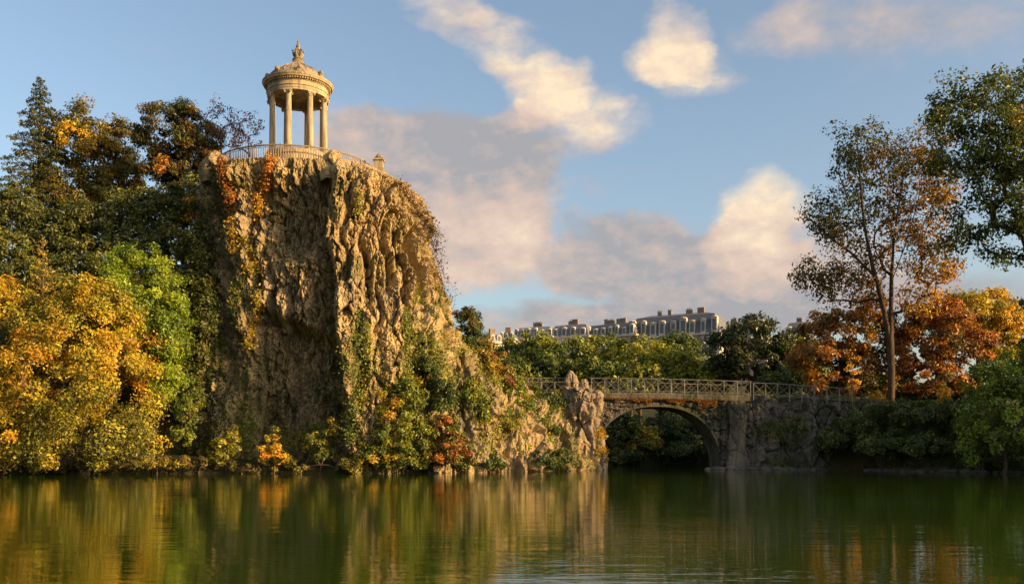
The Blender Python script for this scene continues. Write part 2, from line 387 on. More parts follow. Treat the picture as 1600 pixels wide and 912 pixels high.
def tree(name, label, cat, base, blobs, stops, n=90, per=110, rc=.9, size=.28, r=.25, limbs=None, seed=1, hue=None, bark='bark', group=None, shell=.5, trans=.35, flat=.75, hue_var=.16, parts=('trunk', 'crown'), tip=.015, droop=0, extra=None):
    rng = np.random.default_rng(seed); base = np.array(base, float)
    P, O = blob_clumps(blobs, n, rng, shell)
    P = P - base; t = thing(name, label, cat, base, group)
    if limbs is None:
        top = np.array(blobs[0][:3]) - base; top = top * np.array([1, 1, .8])
        limbs = [[(0, 0, -.4), (0.02 * top[2], 0, top[2] * .25), tuple(top * np.array([.4, .4, .55])), tuple(top)]]
    else: limbs = [[tuple(np.array(p) - base) for p in L_] for L_ in limbs]
    V, Fc = skeleton(limbs, P, r, rng, tip)
    me = bpy.data.meshes.new(parts[0]); me.from_pydata(V.tolist(), [], Fc); me.materials.append(M[bark]); me.update()
    me.polygons.foreach_set('use_smooth', [True] * len(me.polygons)); link(parts[0], me, t)
    hf = None
    if hue: hf = lambda C: hue(C + base)
    C, Nn, sz, hu, lu = fill_leaves(P, O, per, rc, size, rng, hf, flat=flat, hue_var=hue_var, droop=droop)
    link(parts[1], leaf_mesh(parts[1], C, Nn, sz, hu, lu, mat_leaf(stops, trans), rng), t)
    return t
def shrub(name, label, base, blobs, stops, seed=1, n=24, per=90, rc=.5, size=.22, hue=None, cat='shrub', group=None, r=.07, flat=.8, shell=.35, hue_var=.16, droop=0):
    return tree(name, label, cat, base, blobs, stops, n, per, rc, size, r, None, seed, hue, 'bark', group, shell, .35, flat, hue_var, ('stem', 'foliage'), .012, droop)
def copy_tree(o, loc, rz=0, sc=1.0, label=None):
    c = o.copy(); COL.objects.link(c); c.location = [float(v) for v in loc]; c.rotation_euler = (0, 0, rz); c.scale = (sc, sc, sc)
    if label: c['label'] = label
    for ch in list(o.children):
        d = ch.copy(); COL.objects.link(d); d.parent = c
    return c
def BL(px, py, Y, rx, ry, rd=None):     # blob from photo column/row, half sizes in photo pixels, at distance Y
    p = at(px, py, Y); k = Y / F; rd = rx if rd is None else rd
    return (p[0], p[1], p[2], rx * k, rd * k, ry * k)

# ================================================================== SETTING
# lake
def build_lake():
    V = [(-400, -60, 0), (400, -60, 0), (400, 135, 0), (-400, 135, 0)]
    me = mesh_np('lake_water', V, [[0, 1, 2, 3]])
    t = NT('lake_water'); P = t.pos()
    w1 = t.noise(P, 1.0, 3, .55, (.55, 2.3, 1)); w2 = t.noise(P, 1.0, 2, .5, (.12, .42, 1)); w3 = t.noise(P, 1.0, 3, .5, (1.6, 7.0, 1)); br = t.noise(P, .05, 2, .5, (1, 2.2, 1))
    a = t.n('ShaderNodeMath', operation='MULTIPLY_ADD'); t.l(w2, a.inputs[0]); a.inputs[1].default_value = 1.6; t.l(w1, a.inputs[2])
    b = t.n('ShaderNodeMath', operation='MULTIPLY_ADD'); t.l(w3, b.inputs[0]); b.inputs[1].default_value = .22; t.l(a.outputs[0], b.inputs[2])
    c = t.n('ShaderNodeMath', operation='MULTIPLY'); t.l(b.outputs[0], c.inputs[0]); t.l(t.ramp(br, [(.38, (.45, .45, .45)), (.66, (1.0, 1.0, 1.0))]), c.inputs[1])
    p = t.principled((.020, .040, .003), .015, t.bump(c.outputs[0], 1.0, .012), .5); p.inputs['IOR'].default_value = 1.55
    me.materials.append(t.m); tag(link('lake_water', me), kind='structure')
build_lake()

XR_Y = [-30, 0, 40, 62, 77, 83, 88, 96, 125]; XR_X = [62, 62, 58, 50, 43.5, 37.5, 29, 26, 25]
def land_h(X, Y):
    dr = X - np.interp(Y, XR_Y, XR_X); df = Y - (117 + 2 * np.sin(X * .15)); dl = -95 - X; db = -9 - Y
    far = np.maximum(df, 0); hf = np.where(df > 0, .3 + 5.5 * (1 - np.exp(-far / 9)) + np.clip(far - 8, 0, 150) * .105, -9)
    r = np.maximum(dr, 0); hr = np.where(dr > 0, .2 + 6.3 * (1 - np.exp(-r / 4.2)) + np.clip(r - 10, 0, 100) * .02, -9)
    l_ = np.maximum(dl, 0); hl = np.where(dl > 0, 4 * (1 - np.exp(-l_ / 8)), -9)
    hb = np.where(db > 0, 1.2 * (1 - np.exp(-np.maximum(db, 0) / 5)), -9)
    h = np.maximum.reduce([hf, hr, hl, hb]); return np.where(h < -1, -2.2, h)
def build_ground():
    xs = np.concatenate([np.linspace(-2500, -130, 18), np.linspace(-120, 130, 90), np.linspace(150, 2500, 18)])
    ys = np.concatenate([np.linspace(-300, -50, 6), np.linspace(-45, 320, 120), np.linspace(350, 3500, 20)])
    X, Y = np.meshgrid(xs, ys); Z = land_h(X, Y); Z = Z + np.where(Z > 0, .25 * fbm(np.stack([X * .3, Y * .3, 0 * X], -1), 3, 5), 0)
    V = np.stack([X, Y, Z], -1).reshape(-1, 3); nx = len(xs); I = np.arange(len(ys) - 1)[:, None] * nx + np.arange(nx - 1)[None]
    Fc = np.stack([I, I + 1, I + nx + 1, I + nx], -1).reshape(-1, 4)
    tag(link('ground', mesh_np('ground', V, Fc, M['soil'], True)), kind='structure')
build_ground()

# ------------------------------------------------------------------ the cliff
CX, CY = -19.2, 86.0
TC = np.array([-20.1, 84.2])      # centre of the terrace and the temple
TOPZ = 26.8
def cliff_surface(th, z):
    """point and outward direction on the cliff for angle th (0 faces the lake, + towards the bridge) and height z"""
    ar = np.interp(z, [-1, 0, 8, 15, 18.5, 21.4, 23.2, 25.5, 26.8], [15.3, 15.1, 14.7, 14.1, 13.6, 12.5, 11.1, 9.0, 7.8])
    al = np.interp(z, [-1, 0, 10, 20, 26.8], [12.5, 12.4, 11.5, 10.6, 9.0])
    b = np.interp(z, [-1, 0, 6, 14, 22, 26.8], [9.0, 8.9, 8.6, 8.6, 8.9, 9.75])
    bb = 13.0
    s, c = np.sin(th), np.cos(th); a = np.where(s > 0, ar, al); e = np.where(c > 0, b, bb); p = 2.7
    r = ((np.abs(s) / a) ** p + (np.abs(c) / e) ** p) ** (-1 / p)
    X = CX + r * s; Y = CY - r * c
    gx = np.sign(s) * (np.abs(s) / a) ** (p - 1) / a; gy = -np.sign(c) * (np.abs(c) / e) ** (p - 1) / e
    g = np.sqrt(gx * gx + gy * gy); nx, ny = gx / g, gy / g
    q = 800 + X / Y * F; v = row(z, 77.5)          # authoring coordinates: photo column and row
    q = q + 7 * noise3(np.stack([z * .35, z * 0, z * 0], -1), 3) + 5 * noise3(np.stack([z * .9, q * .02, z * 0], -1), 4)
    front = np.maximum(sstep(-.25, .15, -ny), sstep(.1, .5, nx))
    B = np.interp(v, [240, 300, 420, 480, 560, 650, 720], [516, 518, 520, 526, 538, 546, 550])
    D = 0
    D = D + 2.5 * sstep(B - 9, B + 3, q) * sstep(700, 560, v) * sstep(690, 660, q)               # the proud right block
    D = D + 2.6 * sstep(B - 6, B + 4, q) * sstep(470, 600, v) * sstep(640, 600, q)               # its buttress below
    D = D - .5 * sstep(430, 445, q) * sstep(B, B - 8, q) * sstep(395, 370, v)                    # shaded recess under the parapet
    w = 480 + (q - 470) * .42                                                                     # slanting bulge
    D = D + 1.25 * sstep(365, 400, q) * sstep(B + 6, B - 14, q) * sstep(w - 130, w - 50, v) * sstep(w + 42, w + 20, v)
    D = D - .9 * sstep(385, 400, q) * sstep(B, B - 10, q) * sstep(w + 18, w + 45, v) * sstep(740, 690, v)
    D = D + .9 * np.exp(-((q - 362) / 20) ** 2) * sstep(560, 420, v)                              # left rib
    for (gq, gw, gd, v0, v1) in [(568, 7, 1.5, 385, 480), (600, 6, 1.1, 330, 455), (543, 5, .9, 300, 420), (583, 5, .8, 440, 600), (622, 6, .9, 350, 560),
                                 (652, 12, 3.2, 350, 650), (672, 6, .9, 360, 520), (690, 6, .8, 380, 560), (420, 6, .9, 420, 520), (452, 6, 1.0, 440, 540), (488, 7, 1.0, 430, 520), (395, 7, .8, 300, 460), (340, 9, 1.2, 280, 600), (560, 5, 1.3, 500, 640)]:
        D = D - gd * np.exp(-((q - gq - (v - 450) * .03) / gw) ** 2) * sstep(v0 - 25, v0 + 25, v) * sstep(v1 + 25, v1 - 25, v)
    D = D - 1.4 * np.clip((B - q) / 170, 0, 1.0) * sstep(262, 330, v) * np.clip(-ny, 0, 1) ** 1.5 - 1.9 * np.clip((q - B - 5) / 120, 0, 1) * sstep(250, 300, v) * sstep(690, 600, v)                             # the shaded half falls back from the light
    D = D + .9 * np.exp(-((q - 686) / 14) ** 2) * sstep(350, 420, v) * sstep(640, 560, v)         # outer rib
    Pn = np.stack([X, Y, z], -1)
    D = D + .26 * ridged(Pn * np.array([.62, .62, .12]), 4, 11) + .5 * fbm(Pn * np.array([.30, .30, .22]), 3, 21)
    cd, cv = cellular(Pn * np.array([.85, .85, .32]) + .35 * fbm(Pn * .8, 2, 44)[..., None], 31)
    D = D + .42 * cv - .28 * cd
    cd2, cv2 = cellular(Pn * np.array([2.2, 2.2, .85]) + .4 * fbm(Pn * 1.6, 2, 45)[..., None], 35)
    D = D + .20 * cv2 - .13 * cd2
    cd3, cv3 = cellular(Pn * np.array([4.2, 4.2, 2.4]) + .5 * fbm(Pn * 2.3, 2, 46)[..., None], 37)
    D = D + .10 * cv3 - .07 * cd3
    D = D + .20 * ridged(Pn * np.array([2.3, 2.3, .6]), 4, 41, .65) + .20 * fbm(Pn * np.array([5.0, 5.0, 3.2]), 3, 51, .7)
    D = D * (.35 + .65 * front)
    # the rim under the balustrade stays close to the terrace
    rim = sstep(25.2, 26.8, z); D = D * (1 - .75 * rim)
    return X + nx * D, Y + ny * D, nx, ny
def build_cliff():
    n_t, n_z = 720, 325
    th = np.concatenate([np.linspace(-2.6, -1.15, 70), np.linspace(-1.14, 1.95, n_t), np.linspace(1.96, 2.7, 40)]); z = np.linspace(-1.0, TOPZ, n_z)
    T, Z = np.meshgrid(th, z); X, Y, nx, ny = cliff_surface(T, Z)
    V = np.stack([X, Y, Z], -1)
    # top: rings closing towards the terrace centre
    rings = []; last = V[-1]
    for k, u in enumerate((.12, .3, .6, 1.0)):
        q = last.copy(); q[:, 0] += (TC[0] - q[:, 0]) * u; q[:, 1] += (TC[1] - q[:, 1]) * u; q[:, 2] = TOPZ + (.06 if u > .2 else .03); rings.append(q)
    A = np.concatenate([V.reshape(-1, 3)] + rings); nr = n_z + len(rings); nt_ = len(th)
    I = np.arange(nr - 1)[:, None] * nt_ + np.arange(nt_ - 1)[None]
    Fc = np.stack([I, I + 1, I + nt_ + 1, I + nt_], -1).reshape(-1, 4)
    o = tag(link('cliff_terrain', mesh_np('cliff_terrain', A, Fc, M['rock'], False)), 'tall craggy ochre rock cliff carrying the round temple', kind='structure')
    P = V.reshape(-1, 3); Nn = np.stack([nx, ny, np.zeros_like(nx)], -1).reshape(-1, 3)
    return P, Nn
CL_P, CL_N = build_cliff()
_cf = (CL_N[:, 1] < .45) & (CL_P[:, 2] > -.2); CL_P = CL_P[_cf]; CL_N = CL_N[_cf]
CL_px = 800 + CL_P[:, 0] / CL_P[:, 1] * F; CL_py = HZ - (CL_P[:, 2] - CH) / CL_P[:, 1] * F
def on_cliff(px, py):
    d = (CL_px - px) ** 2 + (CL_py - py) ** 2 + (CL_P[:, 1] - 74) * 2; i = int(np.argmin(d)); return CL_P[i], CL_N[i]

# generic rock bank lofted along a shore line
def loft_bank(name, line, prof, mat, seed, amp=.8, nu=260, nv=70, kind='structure', label=None, cat=None, flute=.4, smooth=False):
    """line: plan points; prof(u): list of (inset, height) pairs, inset to the land side"""
    L_ = np.array(line, float); d = np.concatenate([[0], np.cumsum(np.linalg.norm(np.diff(L_, axis=0), axis=1))]); u = np.linspace(0, 1, nu)
    X = np.interp(u * d[-1], d, L_[:, 0]); Y = np.interp(u * d[-1], d, L_[:, 1])
    k = np.ones(9) / 9; pad = lambda a: np.convolve(np.concatenate([np.full(4, a[0]), a, np.full(4, a[-1])]), k, 'valid')
    X, Y = pad(X), pad(Y); tx, ty = np.gradient(X), np.gradient(Y); g = np.hypot(tx, ty); tx, ty = tx / g, ty / g
    nx, ny = -ty, tx       # land side is to the left of the walking direction
    V = np.zeros((nv, nu, 3))
    for j in range(nu):
        pr = np.array(prof(u[j])); w = np.linspace(0, 1, nv); s = np.concatenate([[0], np.cumsum(np.hypot(np.diff(pr[:, 0]), np.diff(pr[:, 1])))]); s /= s[-1]
        ins = np.interp(w, s, pr[:, 0]); hh = np.interp(w, s, pr[:, 1])
        V[:, j, 0] = X[j] + nx[j] * ins; V[:, j, 1] = Y[j] + ny[j] * ins; V[:, j, 2] = hh
    du = np.gradient(V, axis=1); dv = np.gradient(V, axis=0); Nn = np.cross(du, dv); Nn /= np.linalg.norm(Nn, axis=-1)[..., None] + 1e-9
    cd, cv = cellular(V * np.array([.8, .8, .55]) + .3 * fbm(V * .9, 2, seed + 5)[..., None], seed)
    D = amp * (.6 * fbm(V * .35, 3, seed) + flute * ridged(V * np.array([.6, .6, .16]), 3, seed + 9) + .5 * cv - .35 * cd + .25 * ridged(V * 1.7, 3, seed + 3) + .1 * fbm(V * 4, 2, seed + 2))
    V = V + Nn * D[..., None]
    I = np.arange(nv - 1)[:, None] * nu + np.arange(nu - 1)[None]; Fc = np.stack([I, I + 1, I + nu + 1, I + nu], -1).reshape(-1, 4)
    o = link(name, mesh_np(name, V.reshape(-1, 3), Fc, mat, smooth)); tag(o, label, cat, kind=kind)
    return V.reshape(-1, 3), Nn.reshape(-1, 3)
# spur between cliff and bridge pier (walks towards the bridge: land on the left)
def spur_prof(u):
    h = np.interp(u, [0, .15, .22, .30, .45, .6, .8, 1], [13, 11.5, 8.0, 8.6, 5.4, 5.6, 3.6, 2.8]); t = np.interp(u, [0, .15, .35, .6, 1], [17, 15.6, 11.8, 8.0, 6.8])
    return [(-.25, -1), (0, .3), (.5, h * .5), (1.1, h), (3.5, (h + t) / 2 + .3), (6.5, t), (10, t + .2), (16, t - 1)]
SP_P, SP_N = loft_bank('spur_terrain', [(-9.5, 77.0), (-6.5, 76.9), (-4.0, 77.6), (-.5, 79.4), (3, 82.0), (6.6, 85.2), (8.2, 87.6)], spur_prof, M['rock'], 61, 1.0, 340, 150, flute=.8)
# low bank in front of the cliff and under the autumn trees
loft_bank('shore_terrain', [(-70, 70), (-52, 73.3), (-40, 74.0), (-30, 74.6), (-22, 75.2), (-15, 75.6), (-10, 76.4), (-7, 77.2)], lambda u: [(-.2, -.7), (0, .15), (.35, .42), (1.6, .75), (4, 1.3), (9, 2.2)], M['soil'], 71, .22, 300, 24)
# wooded hill behind the cliff
def hill_h(X, Y):
    foot = np.interp(X, [-90, -60, -45, -30, -20], [76, 77, 78, 80, 84]); d = Y - foot
    top = np.interp(X, [-95, -70, -50, -36, -26, -18, -8], [10, 17, 20.5, 23, 25.4, 25.8, 12])
    return np.where(d < 0, -2 + d * .0, top * (1 - np.exp(-np.maximum(d, 0) / 7.0)) + .6) - 2 * sstep(-14, -8, X)
def build_hill():
    xs = np.linspace(-95, -12, 130); ys = np.linspace(75, 118, 80); X, Y = np.meshgrid(xs, ys)
    Z = hill_h(X, Y) * (1 - .9 * sstep(104, 118, Y)) + .7 * fbm(np.stack([X * .25, Y * .25, 0 * X], -1), 4, 81); nx = len(xs)
    I = np.arange(len(ys) - 1)[:, None] * nx + np.arange(nx - 1)[None]; Fc = np.stack([I, I + 1, I + nx + 1, I + nx], -1).reshape(-1, 4)
    tag(link('hill_terrain', mesh_np('hill_terrain', np.stack([X, Y, Z], -1).reshape(-1, 3), Fc, M['soil'], True)), kind='structure')
build_hill()

# ================================================================== TEMPLE
def build_temple():
    cx, cy = TC; t = thing('round_temple', 'round open stone temple with columns and domed roof on the cliff top', 'temple', (cx, cy, TOPZ))
    st, sr = M['stone'], M['stone_roof']; b0 = 0.0; pt = 2.45            # podium height
    MB().lathe([(3.25, -.3), (3.25, .25), (3.15, .28), (2.98, .30), (2.95, pt - .35), (3.1, pt - .30), (3.1, pt - .1), (3.0, pt - .08), (3.0, pt), (0, pt)], 64).build('podium', st, t)
    for k in range(3): pass
    MB().lathe([(2.96, pt + .002), (2.96, pt + .16), (2.72, pt + .162), (0, pt + .165)], 64).build('step', st, t)
    zb = pt + .165; za = 7.95; hc = za - zb; RC = 2.52; view = math.atan2(cx, cy)
    # column meshes shared by the eight columns
    pr = []
    for i in range(14):
        u = i / 13; pr.append((.285 - .05 * u ** 1.6, .22 + u * (hc - .22 - .42)))
    fl = MB(); n = 40; V = []; Fc = []
    for r, z in pr:
        for k in range(n):
            a = 2 * pi * k / n; rr = r * (1 - .045 * (k % 2)); V.append((rr * cos(a), rr * sin(a), z))
    for i in range(len(pr) - 1):
        for k in range(n): Fc.append((i * n + k, i * n + (k + 1) % n, (i + 1) * n + (k + 1) % n, (i + 1) * n + k))
    fl.add(V, Fc); shaft = fl.build('column', st, t); shaft_me = shaft.data
    bm = MB().box((0, 0, .045), (.78, .78, .09)).lathe([(.0, .09), (.37, .09), (.40, .13), (.37, .165), (.325, .175), (.325, .19), (.34, .205), (.30, .225), (.285, .24)], 24)
    base = bm.build('column_base', st, shaft); base_me = base.data
    cm = MB(); zc = hc - .42
    cm.lathe([(.235, zc), (.27, zc + .03), (.255, zc + .07), (.29, zc + .16), (.34, zc + .26), (.3, zc + .30), (0, zc + .3)], 20)
    cm.box((0, 0, hc - .06), (.76, .76, .12))
    for sx in (-1, 1):
        for sy in (-1, 1):      # volutes
            P = [(sx * (.30 + .07 * cos(a)), sy * .27, hc - .22 + .09 * sin(a)) for a in np.linspace(0, 2 * pi, 9)]
            cm.tube(P, .045, 5, False); cm.tube([(sx * .32, sy * .17, hc - .22), (sx * .32, sy * .33, hc - .22)], .075, 8)
    cap = cm.build('capital', st, shaft); cap_me = cap.data
    for k in range(8):
        a = -pi / 2 - view + radians(22.5 + 45 * k + 3)
        # angle measured so that the ring is turned 3 degrees past the line of sight
        loc = (RC * cos(a), RC * sin(a), zb); rz = a
        if k == 0: o = shaft
        else:
            o = link('column', shaft_me, t); c1 = link('column_base', base_me, o); c2 = link('capital', cap_me, o)
        o.location = loc; o.rotation_euler = (0, 0, rz)
    zt = za
    MB().lathe([(2.22, zt + .85), (2.22, zt), (2.80, zt), (2.80, zt + .17), (2.83, zt + .175), (2.83, zt + .40), (2.90, zt + .42), (2.90, zt + .48), (2.80, zt + .49), (2.80, zt + .86)], 72).build('architrave', st, t)
    MB().lathe([(2.22, zt + .62), (1.6, zt + .82), (.9, zt + .95), (0, zt + 1.0)], 48).build('ceiling_vault', st, t)
    MB().lathe([(2.80, zt + .86), (2.87, zt + .88), (2.87, zt + .95), (2.90, zt + 1.08), (3.16, zt + 1.12), (3.20, zt + 1.22), (3.28, zt + 1.34), (3.28, zt + 1.40), (2.98, zt + 1.47), (0, zt + 1.48)], 72).build('cornice', st, t)
    d = MB()
    for k in range(84):
        a = 2 * pi * k / 84; d.box((2.97 * cos(a), 2.97 * sin(a), zt + 1.015), (.16, .11, .12), a)
    tag(d.build('dentils', st, t), kind='stuff')
    roof = MB().lathe([(2.86, zt + 1.47), (2.86, zt + 1.66), (2.72, zt + 1.70), (2.66, zt + 1.90), (2.40, zt + 2.20), (2.0, zt + 2.52), (1.5, zt + 2.82), (1.0, zt + 3.08), (.68, zt + 3.34), (.52, zt + 3.62), (.46, zt + 3.75), (0, zt + 3.76)], 48).build('roof', sr, t)
    rb = MB()
    for k in range(24):
        a = 2 * pi * k / 24
        P = [((r + .02) * cos(a), (r + .02) * sin(a), zt + z) for r, z in ((2.64, 1.92), (2.40, 2.2), (2.0, 2.52), (1.5, 2.82), (1.0, 3.08), (.68, 3.34))]
        rb.tube(P, .035, 5)
    rb.build('roof_ribs', sr, roof)
    for k in range(8):     # antefixes round the roof foot
        a = -pi / 2 - view + radians(45 * k + 3); q = MB(); q.box((0, 0, .20), (.22, .50, .42)); q.lathe([(.0, .40), (.20, .42), (.23, .55), (.16, .70), (.0, .78)], 8)
        for s in (-1, 1): q.tube([(0, s * .25, .1), (0, s * .36, .22), (0, s * .27, .36), (0, s * .18, .28)], [.09, .09, .07, .05], 6)
        o = q.build('antefix', sr, t, (2.78 * cos(a), 2.78 * sin(a), zt + 1.47)); o.rotation_euler = (0, 0, a)
    f = MB(); f.lathe([(.48, 3.72), (.55, 3.80), (.42, 3.90), (.30, 4.05), (.36, 4.2), (.44, 4.32), (.36, 4.5), (.22, 4.75), (.17, 4.95), (.22, 5.05), (.13, 5.2), (.07, 5.45), (.10, 5.52), (.03, 5.62), (0, 5.64)], 14, (0, 0, zt))
    for k in range(6):
        a = 2 * pi * k / 6 + .3
        f.tube([(r * cos(a), r * sin(a), zt + z) for r, z in ((.28, 4.0), (.38, 4.2), (.46, 4.42), (.52, 4.62), (.43, 4.72), (.36, 4.6))], [.11, .12, .10, .09, .07, .04], 6)
    f.build('finial', sr, t)
build_temple()

def build_terrace():
    R = 7.35; z0 = TOPZ; cx, cy = TC
    MB().lathe([(R + .20, -.5), (R + .20, -.06), (R + .32, -.02), (R + .32, .12), (R + .05, .14), (0, .15)], 110, (cx, cy, z0)).build('terrace', M['stone_roof'])['kind'] = 'structure'
    rl = thing('terrace_railing', 'curved iron balustrade along the edge of the temple terrace', 'railing', (cx, cy, z0 + .14))
    a0, a1 = radians(-90 - 58), radians(-90 + 82); n = 96
    arc = lambda r, z, k=n: [(r * cos(a0 + (a1 - a0) * i / k), r * sin(a0 + (a1 - a0) * i / k), z) for i in range(k + 1)]
    MB().tube(arc(R, 1.16), .075, 6).build('handrail', M['iron'], rl); MB().tube(arc(R, .98), .030, 5).build('middle_rail', M['iron'], rl); MB().tube(arc(R, .10), .045, 5).build('bottom_rail', M['iron'], rl)
    bme = MB().tube([(0, 0, .08), (0, 0, .35), (0, 0, .55), (0, 0, .98)], [.035, .055, .04, .035], 5)
    b0 = bme.build('baluster', M['iron'], rl); pm = MB().box((0, 0, .58), (.10, .10, 1.2)).lathe([(.0, 1.18), (.085, 1.2), (.085, 1.28), (0, 1.33)], 8).build('post', M['iron'], rl)
    N_ = 84; fb = fp = True
    for i in range(N_ + 1):
        a = a0 + (a1 - a0) * i / N_
        if i % 12 == 0:
            o = pm if fp else link('post', pm.data, rl); fp = False
        else:
            o = b0 if fb else link('baluster', b0.data, rl); fb = False
        o.location = (R * cos(a), R * sin(a), 0); o.rotation_euler = (0, 0, a)
    # stone pier that closes the balustrade on the bridge side
    p = at(592, 268, 80.6); g = thing('stone_pillar', 'square stone pillar at the bridge end of the temple balustrade', 'pillar', (p[0], p[1], TOPZ - .2))
    MB().box((0, 0, .1), (.95, .95, 1.0)).build('plinth', M['stone_roof'], g); MB().box((0, 0, .95), (.76, .76, .72)).build('shaft', M['stone'], g)
    MB().box((0, 0, 1.37), (.98, .98, .14)).build('capstone', M['stone'], g); MB().lathe([(.36, 1.44), (.40, 1.6), (.25, 1.8), (.1, 1.95), (0, 2.05)], 8).build('finial', M['stone_roof'], g)
build_terrace()

def rock_lump(name, c, prof, seed, mat, parent=None, label=None, cat=None, kind=None, amp=.35, nt_=72, nz=64, sq=(1, 1), fl=.5):
    th = np.linspace(0, 2 * pi, nt_, endpoint=False); pz = np.array(prof); z = np.linspace(pz[0, 1], pz[-1, 1], nz); r = np.interp(z, pz[:, 1], pz[:, 0])
    T, Z = np.meshgrid(th, z); Rr = np.repeat(r[:, None], nt_, 1); P = np.stack([Rr * np.cos(T) * sq[0], Rr * np.sin(T) * sq[1], Z], -1); W = P + np.array(c)
    cd, cv = cellular(W * np.array([1.1, 1.1, .6]), seed)
    D = amp * (.8 * fbm(W * .6, 3, seed) + fl * ridged(W * np.array([1.0, 1.0, .22]), 3, seed + 2) + .5 * cv - .4 * cd + .25 * ridged(W * 2.4, 3, seed + 4)) * np.clip(Rr / .6, .25, 1)
    P[..., 0] += np.cos(T) * D; P[..., 1] += np.sin(T) * D; P[..., 2] += .2 * D * (Z > .3)
    V = np.concatenate([P.reshape(-1, 3), [[0, 0, pz[-1, 1] + .05]]]); I = np.arange(nz - 1)[:, None] * nt_ + np.arange(nt_)[None]; J = np.arange(nz - 1)[:, None] * nt_ + (np.arange(nt_)[None] + 1) % nt_
    Fc = np.stack([I, J, J + nt_, I + nt_], -1).reshape(-1, 4)
    o = link(name, mesh_np(name, V[:-1], Fc, mat, False), parent, c); tag(o, label, cat, kind=kind); return o
# boulder at the other end of the balustrade
p = at(336, 250, 79.5)
rock_lump('boulder', (p[0], p[1], TOPZ - .6), [(1.0, -.6), (1.15, .2), (1.05, 1.0), (.75, 1.7), (.35, 2.15), (.04, 2.3)], 301, M['rock'], None, 'upright weathered boulder at the hill end of the temple balustrade', 'boulder')
p = at(519, 250, 77.0)
rock_lump('boulder', (p[0], p[1] + .2, TOPZ - 1.2), [(1.1, -.6), (1.2, .3), (.95, 1.1), (.6, 1.7), (.2, 2.1), (.03, 2.2)], 305, M['rock'], None, 'jagged rock rising against the balustrade below the temple podium', 'boulder')

